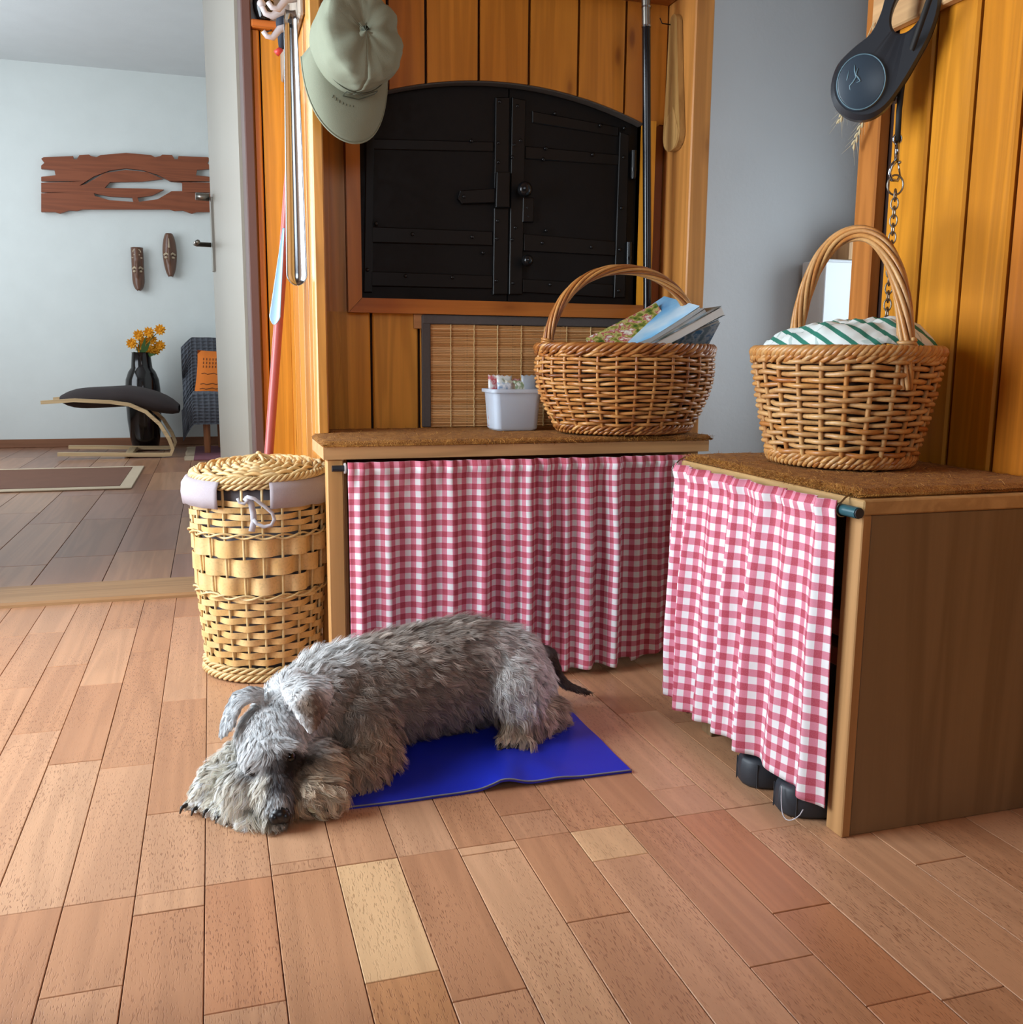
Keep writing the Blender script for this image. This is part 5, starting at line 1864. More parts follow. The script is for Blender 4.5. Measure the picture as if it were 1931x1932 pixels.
def blanket(u, v):
    # v: 0 behind the back top, over the back, seat, and down in front; u across
    x = cl - 0.07 + (cr - cl + 0.10) * u
    if v < 0.08:
        y, z = YC + 0.32, tz - 0.1 + 0.11 * v / 0.08
    elif v < 0.14:
        y, z = YC + 0.32 - 0.12 * (v - 0.08) / 0.06, tz + 0.012
    elif v < 0.5:
        q = (v - 0.14) / 0.36
        y, z = YC + 0.20 - 0.02 * q, tz + 0.012 - (tz - sz) * q
    elif v < 0.78:
        q = (v - 0.5) / 0.28
        y, z = YC + 0.18 - 0.41 * q, sz + 0.012
    else:
        q = (v - 0.78) / 0.22
        y, z = YC - 0.23 - 0.02 * math.sin(q * 3), sz + 0.012 - 0.21 * q
    if u < 0.16:
        e = (0.16 - u) / 0.16
        z -= (0.10 if v < 0.5 else 0.16) * e ** 1.3 * (1.0 + 0.3 * math.sin(v * 30))
        y += 0.02 * math.sin(v * 22) * e
        x += 0.05 * e
    return (x, y, z + 0.004 * noise.noise((u * 9, v * 9, 2)))


o = MB().grid(waffle_sheet(blanket, 64, 130)).build('waffle_blanket', M['grey_blanket'], smooth=False)
tag(o, 'dark grey waffle-knit blanket thrown over the armchair', 'blanket')
# cushion
cq = thing('cushion', (0.0, YC + 0.1, sz), 'orange square cushion with dark printed lines on the armchair', 'cushion')
c = at(410, 706, y=YC + 0.05)
P, hw = np.zeros((2, 13, 13, 3)), 0.165
for s in (0, 1):
    for i in range(13):
        for j in range(13):
            u, v = -1 + i / 6, -1 + j / 6
            th_ = 0.055 * ((1 - u ** 4) * (1 - v ** 4)) ** 0.6
            x_, z_ = hw * u * (1 - 0.06 * (1 - v * v)), hw * v * (1 - 0.06 * (1 - u * u))
            P[s, i, j] = (c[0] + x_ + 0.02 * v + 0.02, YC + 0.11 + 0.06 * v + (th_ if s else -th_), c[2] + z_)
mbq = MB().grid(P[0])
mbq.grid(P[1])
ci = mbq.build('cover', M['orange'], cq, smooth=True)
def cpt(u, v):
    i, j = (u + 1) * 6, (v + 1) * 6
    a, b = int(min(i, 11)), int(min(j, 11))
    fi, fj = i - a, j - b
    q = P[0]
    return (q[a, b] * (1 - fi) * (1 - fj) + q[a + 1, b] * fi * (1 - fj) + q[a, b + 1] * (1 - fi) * fj + q[a + 1, b + 1] * fi * fj) + np.array([0, -0.002, 0])
for v in (-0.62, -0.42, 0.02):
    MB().tube([cpt(-0.8 + 0.13 * k, v + 0.03 * math.sin(k * 2.1)) for k in range(12)], 0.0028, 5).build('printed_line', plain('dark_print', '7a4420', 0.8), ci)
for v in (0.28, 0.44, 0.60):
    for k in range(12):
        MB().tube([cpt(-0.75 + 0.13 * k, v), cpt(-0.75 + 0.13 * k, v + 0.09)], 0.003, 4).build('printed_dash', plain('dark_print', '9a5424', 0.8) if k == 0 and v < 0.3 else bpy.data.materials['dark_print'], ci)

# ---- rugs
a, b = at(366, 867, z=0.0), at(430, 852, z=0.0)
rg = thing('rug', (0.2, 6.6, 0), 'dull red woven rug with cream fringe under the armchair', 'rug')
MB().box((a[0], 6.35, 0.0008), (0.70, 7.3, 0.0065), 0.001).build('pile', M['rug'], rg)
fr_ = MB()
for k in range(60):
    y = 6.36 + 0.93 * k / 59
    fr_.box((a[0] - 0.055 + 0.006 * math.sin(k * 3), y, 0.0006), (a[0] - 0.0005, y + 0.008, 0.004))
stuff(fr_.build('fringe', M['cream'], rg))
dm = thing('door_mat', (-0.75, 5.4, 0), 'brown floor mat with pale border lying in the next room', 'mat')
MB().box((-1.25, 5.05, 0.0008), (-0.40, 6.05, 0.008), 0.002).build('border', M['cream'], dm)
MB().box((-1.19, 5.13, 0.0082), (-0.46, 5.98, 0.010), 0.0008).build('field', M['brown_mat'], dm)

# ================================================================== blue cooling mat
edge_px = [(620, 1533), (760, 1521), (868, 1506), (905, 1491), (945, 1479), (1000, 1476), (1076, 1485), (1130, 1478), (1190, 1462)]
ep = np.array([at(px, py, y=1.333) for px, py in edge_px])
ep[:, 2] = np.maximum(ep[:, 2], 0.003)
nx, ny = 70, 44
P = np.zeros((ny, nx, 3))
for j in range(ny):
    for i in range(nx):
        x = 0.115 + (0.624 - 0.115) * i / (nx - 1)
        y = 1.333 + (1.715 - 1.333) * j / (ny - 1)
        zf = np.interp(x, ep[:, 0], ep[:, 2])
        k = math.exp(-((y - 1.333) / 0.085) ** 1.5)
        rid = 0.007 * math.exp(-(((x - 0.415) - 0.35 * (y - 1.333)) / 0.022) ** 2) * math.exp(-((y - 1.38) / 0.09) ** 2)
        rid += 0.004 * math.exp(-(((x - 0.50) + 0.25 * (y - 1.333)) / 0.03) ** 2) * math.exp(-((y - 1.36) / 0.07) ** 2)
        z = 0.004 + (zf - 0.003) * k + rid + 0.0015 * noise.noise((x * 14, y * 14, 0))
        P[j, i] = (x, y + (0.004 * noise.noise((x * 6, 3, 0)) if j == 0 else 0), z)
mt = thing('cooling_mat', (0.37, 1.52, 0), 'bright blue nylon cooling mat under the dog', 'mat')
MB().grid(P, None, 0.0035).build('cover', M['blue_mat'], mt, smooth=True, angle=60)
MB().tube(P[0] + np.array([0, -0.0006, 0.0010]), 0.0012, 6).build('piping', M['mat_edge'], mt, smooth=True)

# ================================================================== the dog
dog = thing('dog', (0.30, 1.55, 0), 'shaggy grey schnauzer dog lying on the blue mat with its chin on the floor', 'dog')
raw = MB()


def blob(c, r, axis=(0, 0, 1), ax0=(1, 0, 0)):
    raw.ball(c, r, 20, axis, None if axis != (0, 0, 1) else ax0)


def limb(*pr):
    for (p, r0), (q, r1) in zip(pr[:-1], pr[1:]):
        p, q = np.array(p, float), np.array(q, float)
        n = max(2, int(np.linalg.norm(q - p) / (min(r0, r1) * 0.35)) + 1)
        for k in range(n + 1):
            f = k / n
            raw.ball(p + (q - p) * f, r0 + (r1 - r0) * f, 14)


# trunk
blob((0.165, 1.528, 0.100), (0.080, 0.082, 0.084))
TK = np.array([(0.165, 1.528, 0.100, 0.082, 0.084), (0.235, 1.553, 0.101, 0.090, 0.090), (0.320, 1.575, 0.105, 0.091, 0.093), (0.410, 1.595, 0.108, 0.088, 0.096), (0.485, 1.600, 0.100, 0.083, 0.084)])
for x in np.linspace(0.165, 0.485, 22):
    y_, z_, ry_, rz_ = [np.interp(x, TK[:, 0], TK[:, i]) for i in range(1, 5)]
    blob((x, y_, z_), (0.070, ry_, rz_))
blob((0.485, 1.600, 0.100), (0.080, 0.083, 0.083))
blob((0.540, 1.595, 0.070), (0.042, 0.060, 0.060))
# neck and head
limb(((0.160, 1.520, 0.105), 0.078), ((0.105, 1.468, 0.105), 0.062), ((0.078, 1.425, 0.100), 0.052))
blob((0.070, 1.412, 0.098), (0.055, 0.060, 0.050))
blob((0.066, 1.372, 0.082), (0.048, 0.044, 0.042))
limb(((0.062, 1.365, 0.062), 0.036), ((0.064, 1.335, 0.046), 0.029), ((0.067, 1.308, 0.030), 0.021))
blob((0.125, 1.385, 0.052), (0.042, 0.045, 0.042))
blob((0.118, 1.345, 0.032), (0.038, 0.036, 0.026))
blob((0.026, 1.365, 0.040), (0.036, 0.036, 0.036))
blob((0.075, 1.355, 0.026), (0.050, 0.036, 0.023))
# near hind leg
limb(((0.475, 1.575, 0.110), 0.060), ((0.483, 1.535, 0.090), 0.056), ((0.490, 1.520, 0.062), 0.045), ((0.500, 1.512, 0.036), 0.033))
limb(((0.560, 1.545, 0.036), 0.030), ((0.510, 1.510, 0.030), 0.028), ((0.470, 1.492, 0.024), 0.020))
for k in range(4):
    limb(((0.472, 1.492, 0.020), 0.012), ((0.447 + 0.014 * k, 1.477 - 0.004 * k, 0.016), 0.010))
# far foreleg with its paw beside the cheek
limb(((0.120, 1.500, 0.070), 0.050), ((0.030, 1.440, 0.050), 0.036), ((-0.010, 1.412, 0.034), 0.028), ((-0.034, 1.398, 0.022), 0.020))
for k in range(4):
    limb(((-0.034, 1.398, 0.020), 0.012), ((-0.053 + 0.016 * k, 1.388 - 0.011 * k, 0.0115), 0.0095))
# near foreleg folded under the chin
limb(((0.205, 1.480, 0.080), 0.060), ((0.222, 1.437, 0.046), 0.042), ((0.200, 1.405, 0.034), 0.033), ((0.110, 1.380, 0.028), 0.026), ((0.020, 1.350, 0.021), 0.020))
for k in range(3):
    limb(((0.022, 1.352, 0.019), 0.013), ((-0.004 + 0.015 * k, 1.343 - 0.010 * k, 0.0115), 0.0095))
# tail
TAIL = [np.array([0.560, 1.640, 0.115]), at(1037, 1235, y=1.672), at(1050, 1270, y=1.685), at(1066, 1291, y=1.68), at(1090, 1301, y=1.668), at(1116, 1308, y=1.655)]
limb(*[(p, r_) for p, r_ in zip(TAIL, (0.020, 0.015, 0.012, 0.010, 0.008, 0.004))])


# ears
def sheet(px_rows, nsub=6, th=0.006):
    G = np.array([[at(px, py, y=y) for px, py, y in row] for row in px_rows])
    a, b = G.shape[:2]
    out = np.zeros(((a - 1) * nsub + 1, (b - 1) * nsub + 1, 3))
    for i in range(out.shape[0]):
        for j in range(out.shape[1]):
            u, v = i / nsub, j / nsub
            p, q = min(int(u), a - 2), min(int(v), b - 2)
            u -= p
            v -= q
            out[i, j] = (G[p, q] * (1 - u) + G[p + 1, q] * u) * (1 - v) + (G[p, q + 1] * (1 - u) + G[p + 1, q + 1] * u) * v
    raw.grid(out, None, th)
    EARS.append(out.reshape(-1, 3))


EARS = []
sheet([[(524, 1296, 1.405), (562, 1276, 1.425), (620, 1282, 1.430)], [(538, 1324, 1.362), (582, 1310, 1.352), (626, 1304, 1.390)],
       [(558, 1355, 1.326), (590, 1348, 1.324), (618, 1334, 1.360)], [(581, 1386, 1.312), (592, 1378, 1.314), (604, 1362, 1.330)]], 6, 0.0065)
blob(at(548, 1300, y=1.445), 0.026)
sheet([[(500, 1304, 1.445), (498, 1314, 1.420), (496, 1332, 1.400)], [(472, 1300, 1.440), (470, 1308, 1.415), (474, 1328, 1.398)], [(446, 1308, 1.432), (448, 1320, 1.408), (460, 1338, 1.394)],
       [(431, 1338, 1.425), (437, 1346, 1.400), (452, 1356, 1.388)], [(421, 1366, 1.412), (429, 1370, 1.395), (444, 1376, 1.384)], [(418, 1392, 1.402), (423, 1394, 1.392), (432, 1388, 1.384)]], 4, 0.0065)

tmp = raw.build('dog_raw', M['iron'])
put(tmp, ABS[tmp.name])
md = tmp.modifiers.new('r', 'REMESH')
md.mode = 'VOXEL'
md.voxel_size = 0.0038
md = tmp.modifiers.new('s', 'SMOOTH')
md.factor, md.iterations = 0.5, 9
dg = bpy.context.evaluated_depsgraph_get()
body_me = bpy.data.meshes.new_from_object(tmp.evaluated_get(dg))
off = np.array(tmp.matrix_world.translation) if False else ABS[tmp.name]
bpy.data.objects.remove(tmp)
body_me.name = 'body'
body_me.polygons.foreach_set('use_smooth', [True] * len(body_me.polygons))
BV = np.empty(len(body_me.vertices) * 3)
body_me.vertices.foreach_get('co', BV)
BV = BV.reshape(-1, 3) + off
BN = np.empty(len(body_me.vertices) * 3)
body_me.vertices.foreach_get('normal', BN)
BN = BN.reshape(-1, 3)

# ---- coat: colour, length and lie of the hair at places on the body
GR = {'back': 'b3a89e', 'side': 'a09286', 'head': 'e4e6e7', 'nape': 'cfcecc', 'thigh': 'dad6d2', 'cream': 'f4ecdd', 'tan': 'dfc9ae', 'dark': '68686c', 'ear': 'c9ccce', 'earin': '86705f', 'tail': '54473f', 'foot': 'c9b49c', 'elbow': 'b7a08a', 'black': '1b1715', 'white': 'f2f3f3'}
AN = []


def anchor(p, col, ln, flow, curl, lift=0.5, w=1.0):
    AN.append((np.asarray(p, float), np.array(lin(GR[col])), ln, np.asarray(flow, float), curl, lift, w))


anchor((0.17, 1.52, 0.19), 'nape', 0.028, (0.8, 0.2, -0.2), 0.9)
anchor((0.12, 1.48, 0.17), 'nape', 0.024, (0.6, 0.5, -0.1), 0.8)
anchor((0.10, 1.50, 0.10), 'nape', 0.026, (0.2, 0.6, -0.6), 0.8)
anchor((0.19, 1.46, 0.13), 'side', 0.030, (0.5, 0.0, -0.9), 1.2)
anchor((0.18, 1.44, 0.08), 'side', 0.026, (0.2, -0.1, -1.0), 0.8)
anchor((0.25, 1.54, 0.195), 'back', 0.026, (1, 0.0, -0.1), 0.7)
anchor((0.33, 1.56, 0.20), 'back', 0.026, (1, -0.1, -0.1), 0.7)
anchor((0.42, 1.58, 0.205), 'back', 0.026, (1, -0.2, -0.2), 0.7)
anchor((0.26, 1.46, 0.14), 'side', 0.028, (0.9, -0.1, -0.5), 0.7)
anchor((0.33, 1.48, 0.12), 'side', 0.028, (0.9, -0.1, -0.6), 0.6)
anchor((0.40, 1.50, 0.13), 'side', 0.028, (0.9, -0.1, -0.5), 0.6)
anchor((0.30, 1.48, 0.05), 'side', 0.030, (0.5, -0.2, -0.8), 0.5)
anchor((0.40, 1.51, 0.04), 'side', 0.030, (0.4, -0.2, -0.8), 0.5)
anchor((0.50, 1.57, 0.18), 'thigh', 0.024, (0.8, -0.3, -0.5), 0.7)
anchor((0.46, 1.50, 0.14), 'thigh', 0.024, (0.6, -0.2, -0.8), 0.7)
anchor((0.49, 1.48, 0.09), 'thigh', 0.030, (0.5, -0.3, -0.8), 1.4)
anchor((0.53, 1.52, 0.11), 'thigh', 0.026, (0.7, -0.2, -0.7), 1.2)
anchor((0.56, 1.58, 0.09), 'thigh', 0.016, (0.5, 0.0, -0.9), 0.3, 0.3)
anchor((0.50, 1.48, 0.04), 'foot', 0.028, (0.2, -0.4, -0.9), 0.6)
anchor((0.57, 1.53, 0.03), 'foot', 0.026, (0.7, -0.4, -0.5), 0.6)
anchor((0.45, 1.475, 0.015), 'foot', 0.012, (-0.4, -0.5, -0.5), 0.3)
for p in TAIL[1:]:
    anchor(p, 'tail', 0.010, (0.7, 0.0, -0.6), 0.1, 0.2, 0.8)
# head
anchor((0.075, 1.44, 0.155), 'head', 0.013, (0.2, 0.8, 0.2), 0.4, 0.3)
anchor((0.06, 1.40, 0.145), 'head', 0.011, (0.05, -0.7, -0.3), 0.5, 0.25)
anchor((0.055, 1.36, 0.125), 'head', 0.011, (0.05, -0.7, -0.4), 0.5, 0.25)
anchor((0.085, 1.36, 0.118), 'head', 0.011, (0.25, -0.6, -0.4), 0.5, 0.25)
anchor((0.02, 1.40, 0.10), 'white', 0.014, (-0.2, -0.4, -0.6), 0.5, 0.4)
anchor((0.105, 1.39, 0.115), 'head', 0.012, (0.5, -0.3, -0.5), 0.4, 0.3)
anchor(at(540, 1402, y=1.350), 'white', 0.017, (0.9, -0.5, 0.0), 0.3, 0.6)
anchor(at(575, 1405, y=1.352), 'head', 0.009, (0.9, -0.2, -0.05), 0.3, 0.3)
anchor(at(488, 1436, y=1.345), 'white', 0.020, (-0.7, -0.5, -0.15), 0.3, 0.6)
anchor((0.066, 1.335, 0.080), 'dark', 0.012, (0.1, -0.6, -0.6), 0.5, 0.3, 1.2)
anchor((0.066, 1.315, 0.060), 'dark', 0.011, (0.2, -0.6, -0.5), 0.6, 0.3, 1.2)
anchor((0.045, 1.325, 0.060), 'cream', 0.022, (-0.6, -0.4, -0.6), 0.5, 0.5)
anchor((0.067, 1.295, 0.045), 'ear', 0.010, (0.0, -0.4, -0.8), 0.4, 0.3)
anchor((0.020, 1.335, 0.045), 'cream', 0.034, (-0.5, -0.4, -0.7), 0.7, 0.6)
anchor((0.045, 1.315, 0.020), 'cream', 0.040, (-0.3, -0.6, -0.8), 1.2, 0.6)
anchor((0.095, 1.315, 0.035), 'tan', 0.030, (0.5, -0.5, -0.7), 1.0, 0.5)
anchor((0.085, 1.305, 0.045), 'dark', 0.014, (0.4, -0.5, -0.7), 0.6, 0.3)
anchor((0.115, 1.335, 0.070), 'tan', 0.026, (0.7, -0.3, -0.6), 0.5, 0.5)
anchor((0.150, 1.360, 0.055), 'tan', 0.028, (0.8, -0.1, -0.6), 0.6, 0.5)
anchor((0.130, 1.320, 0.025), 'tan', 0.042, (0.6, -0.5, -0.7), 1.2, 0.5)
anchor((0.160, 1.345, 0.020), 'tan', 0.034, (0.8, -0.3, -0.6), 1.0, 0.5)
eyeR = at(547, 1430, y=1.338)
eyeL = at(474, 1458, y=1.336)
anchor(eyeR + np.array([0.004, 0.0, 0.0]), 'black', 0.005, (0.5, -0.1, -0.6), 0.2, 0.1, 2.0)
anchor(at(572, 1436, y=1.345), 'black', 0.007, (0.7, 0.0, -0.5), 0.2, 0.15, 1.8)
anchor(at(545, 1449, y=1.333), 'black', 0.006, (0.4, -0.2, -0.7), 0.2, 0.15, 1.2)
anchor(eyeL, 'dark', 0.006, (-0.4, -0.3, -0.6), 0.2, 0.1, 0.5)
# ears
anchor(at(565, 1292, y=1.40), 'white', 0.011, (0.7, -0.1, 0.2), 0.3, 0.3)
anchor(at(608, 1298, y=1.40), 'white', 0.012, (0.7, -0.2, -0.4), 0.3, 0.3)
anchor(at(582, 1338, y=1.33), 'earin', 0.012, (0.4, -0.2, -0.8), 0.3, 0.25)
anchor(at(592, 1365, y=1.325), 'earin', 0.008, (0.4, -0.2, -0.8), 0.2, 0.25)
anchor(at(560, 1358, y=1.325), 'white', 0.005, (0.4, -0.3, -0.8), 0.2, 0.2, 0.35)
anchor(at(573, 1376, y=1.318), 'white', 0.005, (0.4, -0.3, -0.8), 0.2, 0.2, 0.3)
anchor(at(538, 1324, y=1.362), 'white', 0.006, (0.4, -0.3, -0.8), 0.2, 0.2)
anchor(at(470, 1308, y=1.41), 'ear', 0.010, (-0.7, 0, 0.1), 0.3, 0.3)
anchor(at(440, 1340, y=1.40), 'ear', 0.008, (-0.4, 0, -0.8), 0.2, 0.2)
anchor(at(428, 1380, y=1.39), 'ear', 0.006, (-0.2, 0, -0.9), 0.2, 0.2)
# forelegs
anchor((0.03, 1.41, 0.08), 'cream', 0.026, (-0.6, -0.2, -0.4), 1.4, 0.7)
anchor((-0.01, 1.40, 0.055), 'cream', 0.024, (-0.7, -0.3, -0.4), 1.2, 0.6)
anchor((-0.035, 1.39, 0.035), 'cream', 0.014, (-0.6, -0.5, -0.4), 0.5, 0.4)
anchor((-0.045, 1.385, 0.015), 'cream', 0.007, (-0.6, -0.5, -0.2), 0.2, 0.3)
anchor((0.005, 1.34, 0.02), 'cream', 0.016, (-0.6, -0.5, -0.4), 0.4, 0.4)
anchor((0.215, 1.40, 0.06), 'elbow', 0.034, (0.2, -0.3, -0.9), 1.2, 0.5)
anchor((0.235, 1.41, 0.03), 'elbow', 0.034, (0.5, -0.4, -0.8), 1.2, 0.5)
anchor((0.18, 1.375, 0.04), 'elbow', 0.032, (0.1, -0.5, -0.8), 1.0, 0.5)

AP = np.array([a[0] for a in AN]); AC = np.array([a[1] for a in AN]); ALn = np.array([a[2] for a in AN])
AF = np.array([unit(a[3]) for a in AN]); AK = np.array([a[4] for a in AN]); AL = np.array([a[5] for a in AN]); AW = np.array([a[6] for a in AN])


def field(X):
    d2 = ((X[:, None, :] - AP[None]) ** 2).sum(2)
    w = AW[None] / (d2 + 1e-5) ** 2.2
    w /= w.sum(1, keepdims=True)
    return w @ AC, w @ ALn, w @ AF, w @ AK, w @ AL


# body colour attribute follows the coat
bc = field(BV)[0]
ca = body_me.color_attributes.new('coat', 'FLOAT_COLOR', 'POINT')
ca.data.foreach_set('color', np.concatenate([bc * 0.8, np.ones((len(bc), 1))], 1).ravel())


def coat_mat(name, rough):
    t = NT(name)
    a = t.t.nodes.new('ShaderNodeAttribute')
    a.attribute_name = 'coat'
    t.set(Base_Color=a.outputs['Color'], Roughness=rough)
    t.b.inputs['Specular IOR Level'].default_value = 0.35
    if name == 'dog_coat':
        tr = t.n('BsdfTranslucent', Color=a.outputs['Color'])
        mx = t.n('MixShader', Fac=0.33, i1=t.b.outputs[0], i2=tr)
        t.t.links.new(mx, t.t.nodes['Material Output'].inputs[0])
    return t.m


CM = coat_mat('dog_coat', 0.55)
cen = np.array([0.30, 1.55, 0.08])
V2 = BV - cen
body_me.vertices.foreach_set('co', V2.ravel())
body_me.materials.clear()
body_me.materials.append(coat_mat('dog_skin', 0.9))
bo = bpy.data.objects.new('body', body_me)
COL.objects.link(bo)
put(bo, cen, dog)

# ---- hair strands
body_me.calc_loop_triangles()
nt_ = len(body_me.loop_triangles)
TR = np.empty(nt_ * 3, int)
body_me.loop_triangles.foreach_get('vertices', TR)
TR = TR.reshape(-1, 3)
A, B_, C_ = BV[TR[:, 0]], BV[TR[:, 1]], BV[TR[:, 2]]
area = 0.5 * np.linalg.norm(np.cross(B_ - A, C_ - A), axis=1)
mid = (A + B_ + C_) / 3
fn = np.cross(B_ - A, C_ - A)
fn /= np.maximum(np.linalg.norm(fn, axis=1, keepdims=True), 1e-12)
keep = (mid[:, 2] > 0.006)
wgt = area * keep * np.where(fn[:, 1] > 0.75, 0.25, 1.0)
headish = (mid[:, 0] < 0.17) & (mid[:, 1] < 1.47)
wgt *= np.where(headish, 2.6, 1.0)
wgt /= wgt.sum()


def sample(n):
    t = rng.choice(nt_, n, p=wgt)
    u, v = rng.random(n), rng.random(n)
    s = u + v > 1
    u[s], v[s] = 1 - u[s], 1 - v[s]
    w = 1 - u - v
    p = A[t] * w[:, None] + B_[t] * u[:, None] + C_[t] * v[:, None]
    nn = BN[TR[t, 0]] * w[:, None] + BN[TR[t, 1]] * u[:, None] + BN[TR[t, 2]] * v[:, None]
    return p, nn / np.maximum(np.linalg.norm(nn, axis=1, keepdims=True), 1e-9)


NST, NCL, SEG = 110000, 6500, 6
SP, SN = sample(NST)
CP, CN = sample(NCL)
own = np.empty(NST, int)
dist = np.empty(NST)
c2 = (CP ** 2).sum(1)
for k in range(0, NST, 4000):
    d2 = (SP[k:k + 4000] ** 2).sum(1)[:, None] + c2[None] - 2 * SP[k:k + 4000] @ CP.T
    own[k:k + 4000] = d2.argmin(1)
    dist[k:k + 4000] = np.sqrt(np.maximum(d2.min(1), 0))


def grow(Pp, Nn, phase, rnd, lscale):
    """points of each strand, root to tip"""
    n = len(Pp)
    col, ln, fl_, ku, li = [np.concatenate(q) for q in zip(*[field(Pp[k:k + 8000]) for k in range(0, n, 8000)])]
    ed = np.concatenate([np.sqrt(((Pp[k:k + 2000, None] - EP[None]) ** 2).sum(2).min(1)) for k in range(0, n, 2000)])
    on_ear = ed < 0.0075
    ln = np.where(on_ear, np.minimum(ln, 0.006), ln * 1.0) * lscale
    li = np.where(on_ear, 0.15, li)
    ku = np.where(on_ear, 0.15, ku)
    tang = fl_ - Nn * (fl_ * Nn).sum(1, keepdims=True)
    tang /= np.maximum(np.linalg.norm(tang, axis=1, keepdims=True), 1e-6)
    side = np.cross(Nn, tang)
    d0 = Nn * li[:, None] + tang * (1.0 - 0.25 * li)[:, None] + rnd * 0.16
    d0 /= np.linalg.norm(d0, axis=1, keepdims=True)
    pts = np.empty((n, SEG + 1, 3))
    p = Pp.copy()
    pts[:, 0] = p
    d = d0
    for s in range(1, SEG + 1):
        f = s / SEG
        wv = np.sin(phase + f * 5.6) * ku * 0.75
        wv2 = np.cos(phase * 1.7 + f * 4.6) * ku * 0.30
        dd = d + side * wv[:, None] + Nn * wv2[:, None] + np.array([0, 0, -0.10]) * f
        dd /= np.linalg.norm(dd, axis=1, keepdims=True)
        p = p + dd * (ln / SEG)[:, None]
        p[:, 2] = np.maximum(p[:, 2], 0.0022)
        pts[:, s] = p
        d = d * 0.88 + tang * 0.12
    return pts, col, side


EP = np.concatenate(EARS)
cph = rng.random(NCL) * 2 * PI
clr = rng.normal(0, 1, (NCL, 3))
cls = rng.uniform(0.75, 1.25, NCL)
CT, _, _ = grow(CP, CN, cph, clr, cls)
SPT, scol, sside = grow(SP, SN, cph[own] + rng.normal(0, 0.35, NST), clr[own] * 0.7 + rng.normal(0, 0.6, (NST, 3)), cls[own] * rng.uniform(0.8, 1.15, NST))
fk = np.linspace(0, 1, SEG + 1)[None, :, None]
cl_ = (np.clip(1.0 - dist / 0.02, 0, 1) * 0.72)[:, None, None]
SPT = SPT * (1 - cl_ * fk ** 1.1) + (CT[own] + (SP - CP[own])[:, None, :] * 0.25) * (cl_ * fk ** 1.1)
SPT[:, :, 2] = np.maximum(SPT[:, :, 2], 0.0022)
# keep eyes and nose free
NOSE = np.array([0.0680, 1.2915, 0.0260])
bad = (np.linalg.norm(SP - NOSE, axis=1) < 0.016) | (np.linalg.norm(SP - eyeR, axis=1) < 0.011)
ok = ~bad
SPT, scol, sside, own_k = SPT[ok], scol[ok], sside[ok], own[ok]
n = len(SPT)
wid = 0.00046 * rng.uniform(0.6, 1.4, n)[:, None] * np.array([1.0, 1.1, 1.1, 0.95, 0.75, 0.5, 0.12])[None]
tan_ = np.gradient(SPT, axis=1)
tan_ /= np.maximum(np.linalg.norm(tan_, axis=2, keepdims=True), 1e-9)
sd = sside[:, None, :] - tan_ * (sside[:, None, :] * tan_).sum(2, keepdims=True)
sd /= np.maximum(np.linalg.norm(sd, axis=2, keepdims=True), 1e-9)
VA = (SPT - sd * wid[:, :, None])
VB = (SPT + sd * wid[:, :, None])
HV = np.stack([VA, VB], 2).reshape(-1, 3)          # strand, point, side
HV[:, 2] = np.maximum(HV[:, 2], 0.0015)
base = (np.arange(n) * (SEG + 1) * 2)[:, None]
seg = (np.arange(SEG) * 2)[None]
q = base + seg
FC = np.stack([q, q + 1, q + 3, q + 2], 2).reshape(-1, 4)
hm = bpy.data.meshes.new('fur')
hm.vertices.add(len(HV))
hm.vertices.foreach_set('co', (HV - cen).astype(np.float32).ravel())
hm.loops.add(FC.size)
hm.loops.foreach_set('vertex_index', FC.astype(np.int32).ravel())
hm.polygons.add(len(FC))
hm.polygons.foreach_set('loop_start', np.arange(0, FC.size, 4, dtype=np.int32))
hm.polygons.foreach_set('loop_total', np.full(len(FC), 4, dtype=np.int32))
hm.update()
hm.validate()
hm.polygons.foreach_set('use_smooth', [True] * len(hm.polygons))
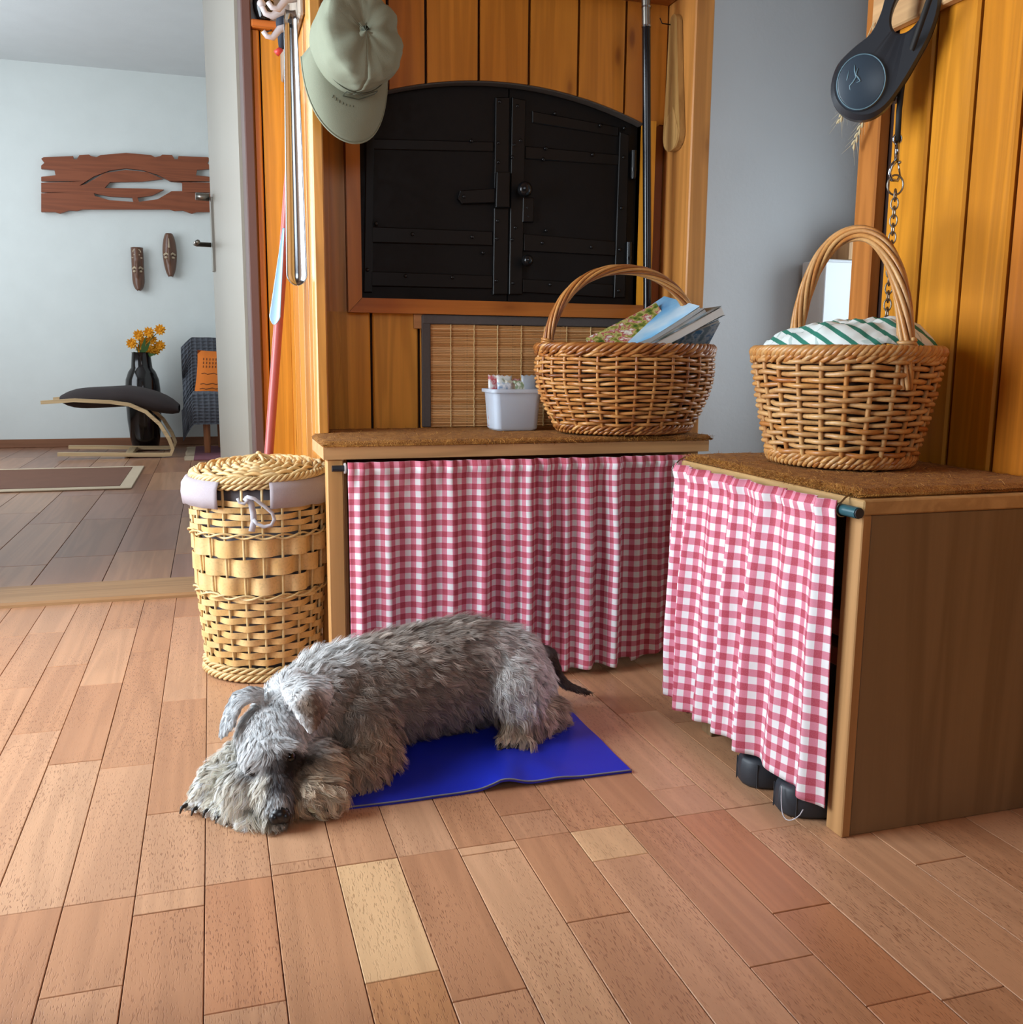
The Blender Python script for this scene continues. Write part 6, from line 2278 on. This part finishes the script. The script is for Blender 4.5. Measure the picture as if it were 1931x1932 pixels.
cvar = np.exp(rng.normal(0, 0.20, NCL))[own_k] * np.exp(rng.normal(0, 0.16, n))
hc = np.clip(scol * cvar[:, None], 0, 0.9)
hc = np.repeat(hc, (SEG + 1) * 2, axis=0)
ca = hm.color_attributes.new('coat', 'FLOAT_COLOR', 'POINT')
ca.data.foreach_set('color', np.concatenate([hc, np.ones((len(hc), 1))], 1).ravel())
hm.materials.append(CM)
fo = bpy.data.objects.new('fur', hm)
COL.objects.link(fo)
put(fo, cen, dog)
stuff(fo)
fo['label'] = 'wavy grey coat with cream beard and legs'

# ---- eyes, nose, claws
MB().ball(eyeR + np.array([0.0, 0.004, 0.0]), 0.0095, 16).build('eye', plain('dog_eye', '0c0806', 0.05), dog, smooth=True)
MB().ball(eyeL + np.array([0.0, 0.006, 0.0]), 0.007, 12).build('eye', plain('dog_eyelid', '3a3434', 0.5), dog, smooth=True)
ns_ = MB().ball(NOSE + np.array([0, 0.0, 0.0]), (0.0145, 0.0115, 0.0125), 20)
for s in (-1, 1):
    ns_.ball(NOSE + np.array([s * 0.0075, -0.0045, -0.0015]), (0.0078, 0.0078, 0.0088), 12)
ns_.build('nose', plain('dog_nose', '15161a', 0.3), dog, smooth=True)
claws = [(-0.053 + 0.016 * k, 1.388 - 0.011 * k, 0.0115) for k in range(4)] + [(-0.004 + 0.015 * k, 1.343 - 0.010 * k, 0.0115) for k in range(2)]
for c in claws:
    c = np.array(c)
    d = np.array([-0.011, -0.008, 0.0])
    MB().tube([c + d * 0.4 + np.array([0, 0, 0.003]), c + d * 1.1 + np.array([0, 0, 0.002]), c + d * 1.35 + np.array([0, 0, -0.006])], [0.0034, 0.0028, 0.0010], 8).build('claw', plain('claw', '2a2724', 0.3) if 'claw' not in bpy.data.materials else bpy.data.materials['claw'], dog, smooth=True)
for k in range(3):
    c = np.array([0.447 + 0.014 * k, 1.477 - 0.004 * k, 0.013])
    MB().tube([c + np.array([-0.004, -0.006, 0.002]), c + np.array([-0.007, -0.013, -0.004])], [0.003, 0.0009], 8).build('claw', bpy.data.materials['claw'], dog, smooth=True)
